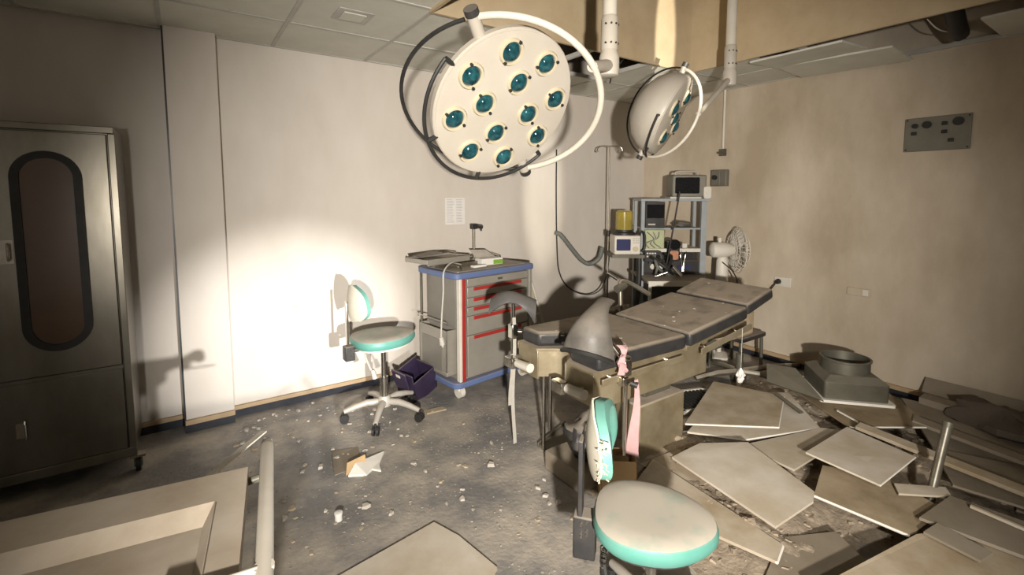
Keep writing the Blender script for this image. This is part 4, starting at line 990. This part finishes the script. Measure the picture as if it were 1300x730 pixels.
tag(o, 'brown rubble and dust beneath the fallen boards', 'rubble')

def chunk(seed, r, flat):
    rnd = random.Random(seed); n = rnd.randint(4, 6); pts = []
    for k in range(n):
        a = 2*math.pi*(k + rnd.uniform(-.3, .3))/n; q = r*rnd.uniform(.55, 1.1); pts.append((math.cos(a)*q, math.sin(a)*q))
    mb = MB(); h = flat*r
    vs = [(x, y, 0) for x, y in pts] + [(x*.85 + rnd.uniform(-.1, .1)*r, y*.85, h*rnd.uniform(.7, 1.2)) for x, y in pts]
    fs = [tuple(range(n))[::-1], tuple(range(n, 2*n))] + [(i, (i+1) % n, n+(i+1) % n, n+i) for i in range(n)]
    return mb.add(vs, fs)
def occupied(x, y):
    if y > YB - .06 or x > XR - .1: return True
    if x < .15 and y > 3.3: return True
    if .3 < x < 1.08 and 1.35 < y < 2.08: return True
    if x < .25 and y < 2.0: return True
    if 1.55 < x < 2.6 and y > 3.0: return True
    if 1.6 < x < 2.6 and 1.7 < y < 2.3: return True
    if x > 1.6 and y < 2.3: return True
    return False
protos = [chunk(k, 1, .35 + .1*(k % 3)) for k in range(8)]
pm = []
for k, c in enumerate(protos):
    me = bpy.data.meshes.new('plaster_fragment'); me.from_pydata(c.v, [], c.f); me.materials.append(CHIP if k % 3 else BOARD); pm.append(me)
cnt = 0
while cnt < 120:
    x = random.uniform(.2, 1.6); y = random.uniform(1.3, 3.78)
    if random.random() > (.9 if y > 2.2 and x < 1.2 else .4): continue
    if occupied(x, y): continue
    o = bpy.data.objects.new('plaster_fragment', pm[cnt % 8]); COL.objects.link(o); s = random.uniform(.009, .028)*random.choice((.8, 1, 1.2))
    o.scale = (s, s*random.uniform(.6, 1), s); o.location = (x, y, 0); o.rotation_euler = (0, 0, random.uniform(0, 6))
    zone = ('close to the skirting of the lit wall' if y > 3.3 else 'between the stool by the wall and the torn plaster sheet' if y > 2.75 else
            'in the open floor around the torn plaster sheet' if y > 2.2 else 'near the square fallen ceiling tile')
    tag(o, 'small plaster fragment ' + zone, 'debris', 'plaster fragments ' + zone); cnt += 1
# small crumbs: uncountable
mb = MB()
for k in range(4200):
    x = random.uniform(-.2, 3.6); y = random.uniform(.6, 3.8)
    if occupied(x, y): continue
    s = random.uniform(.002, .0085); c = random.choice(protos); T = Matrix.Translation((x, y, 0)) @ Matrix.Rotation(random.uniform(0, 6), 4, 'Z') @ Matrix.Scale(s, 4)
    mb.add(c.v, c.f, T)
o = obj('plaster_crumbs', mb, CRUMB); o['kind'] = 'stuff'; tag(o, 'fine plaster crumbs scattered over the floor', 'crumbs')
mb = MB()
for k in range(1500):
    x = random.uniform(1.75, 4.3); y = random.uniform(.0, 2.0); s = random.uniform(.006, .03); c = random.choice(protos)
    T = Matrix.Translation((x, y, rubble_h(x, y)-.004)) @ Matrix.Rotation(random.uniform(0, 6), 4, 'Z') @ Matrix.Rotation(random.uniform(-.5, .5), 4, 'X') @ Matrix.Scale(s, 4)
    mb.add(c.v, c.f, T)
o = obj('rubble_chunks', mb, RUBBLE, rb); o['kind'] = 'stuff'
# crumbs on the table pads
mb = MB()
for x, y in bump:
    X, Yy = 2.3 + x, 1.92 + y
    if not (1.7 < X < 3.2): continue
    z = .80 if X < 2.345 else (.805 + (X-2.35)*.1273 if X < 2.95 else .89 + (X-2.96)*.242)
    mb.add(protos[0].v, protos[0].f, Matrix.Translation((X, Yy, z-.002)) @ Matrix.Rotation(X*9, 4, 'Z') @ Matrix.Scale(random.uniform(.006, .014), 4))
o = obj('table_crumbs', mb, CHIP); o['kind'] = 'stuff'; tag(o, 'pale plaster crumbs strewn on the operating table pads', 'crumbs')
# single larger debris pieces
t = thing('plaster_sheet', 'torn white plaster sheet with cardboard backing on the open floor', 'plaster', (.80, 2.66, 0), R(8))
obj('torn_sheet', MB().add(*(lambda p: ([(x, y, z) for x, y, z in p] + [(x, y, z+.012) for x, y, z in p], [tuple(range(9))[::-1], tuple(range(9, 18))] + [(i, (i+1) % 9, 9+(i+1) % 9, 9+i) for i in range(9)]))([(-.10, .0, .0), (-.02, -.06, .0), (.03, -.03, .0), (.06, -.08, .0), (.08, -.02, .0), (.11, .02, .0), (.17, .09, .004), (.04, .06, .02), (-.04, .04, .03)])), EDGE, t)
obj('backing', MB().slab([(-.11, .01, .008), (.02, .02, .018), (.03, .06, .06), (-.08, .06, .05)], .006), CARDB, t)
o = obj('dark_mat', MB().slab([(.64, 2.70, .006), (.80, 2.72, .006), (.84, 2.93, .006), (.69, 2.97, .006)], .005), BOARDG); tag(o, 'dark flat rectangular scrap behind the torn plaster sheet', 'scrap')
t = thing('pill_bottle', 'tiny white bottle cap standing on the open floor', 'bottle cap', (.559, 2.31, 0))
obj('cap_body', MB().lathe([(.018, 0), (.018, .028), (.02, .03), (.02, .04), (.016, .042)], 14), PAPER, t)
for k, (x, y, sx, sy, rz, lb) in enumerate(((1.47, 3.12, .15, .06, -8, 'flat brown strip of board beside the cart castor'), (1.33, 3.50, .13, .07, 15, 'pale wafer of board beside the purple bin'), (.99, 3.52, .12, .08, 30, 'pale flake of board below the stool by the wall'))):
    o = obj('board_scrap', MB().prism([(-sx/2, -sy/2), (sx/2, -sy*.4), (sx*.45, sy/2), (-sx*.5, sy*.42)], 0, .012), (BOARD, BOARDL, BOARDL)[k]); o.location = (x, y, 0); o.rotation_euler = (0, 0, R(rz)); tag(o, lb, 'scrap')
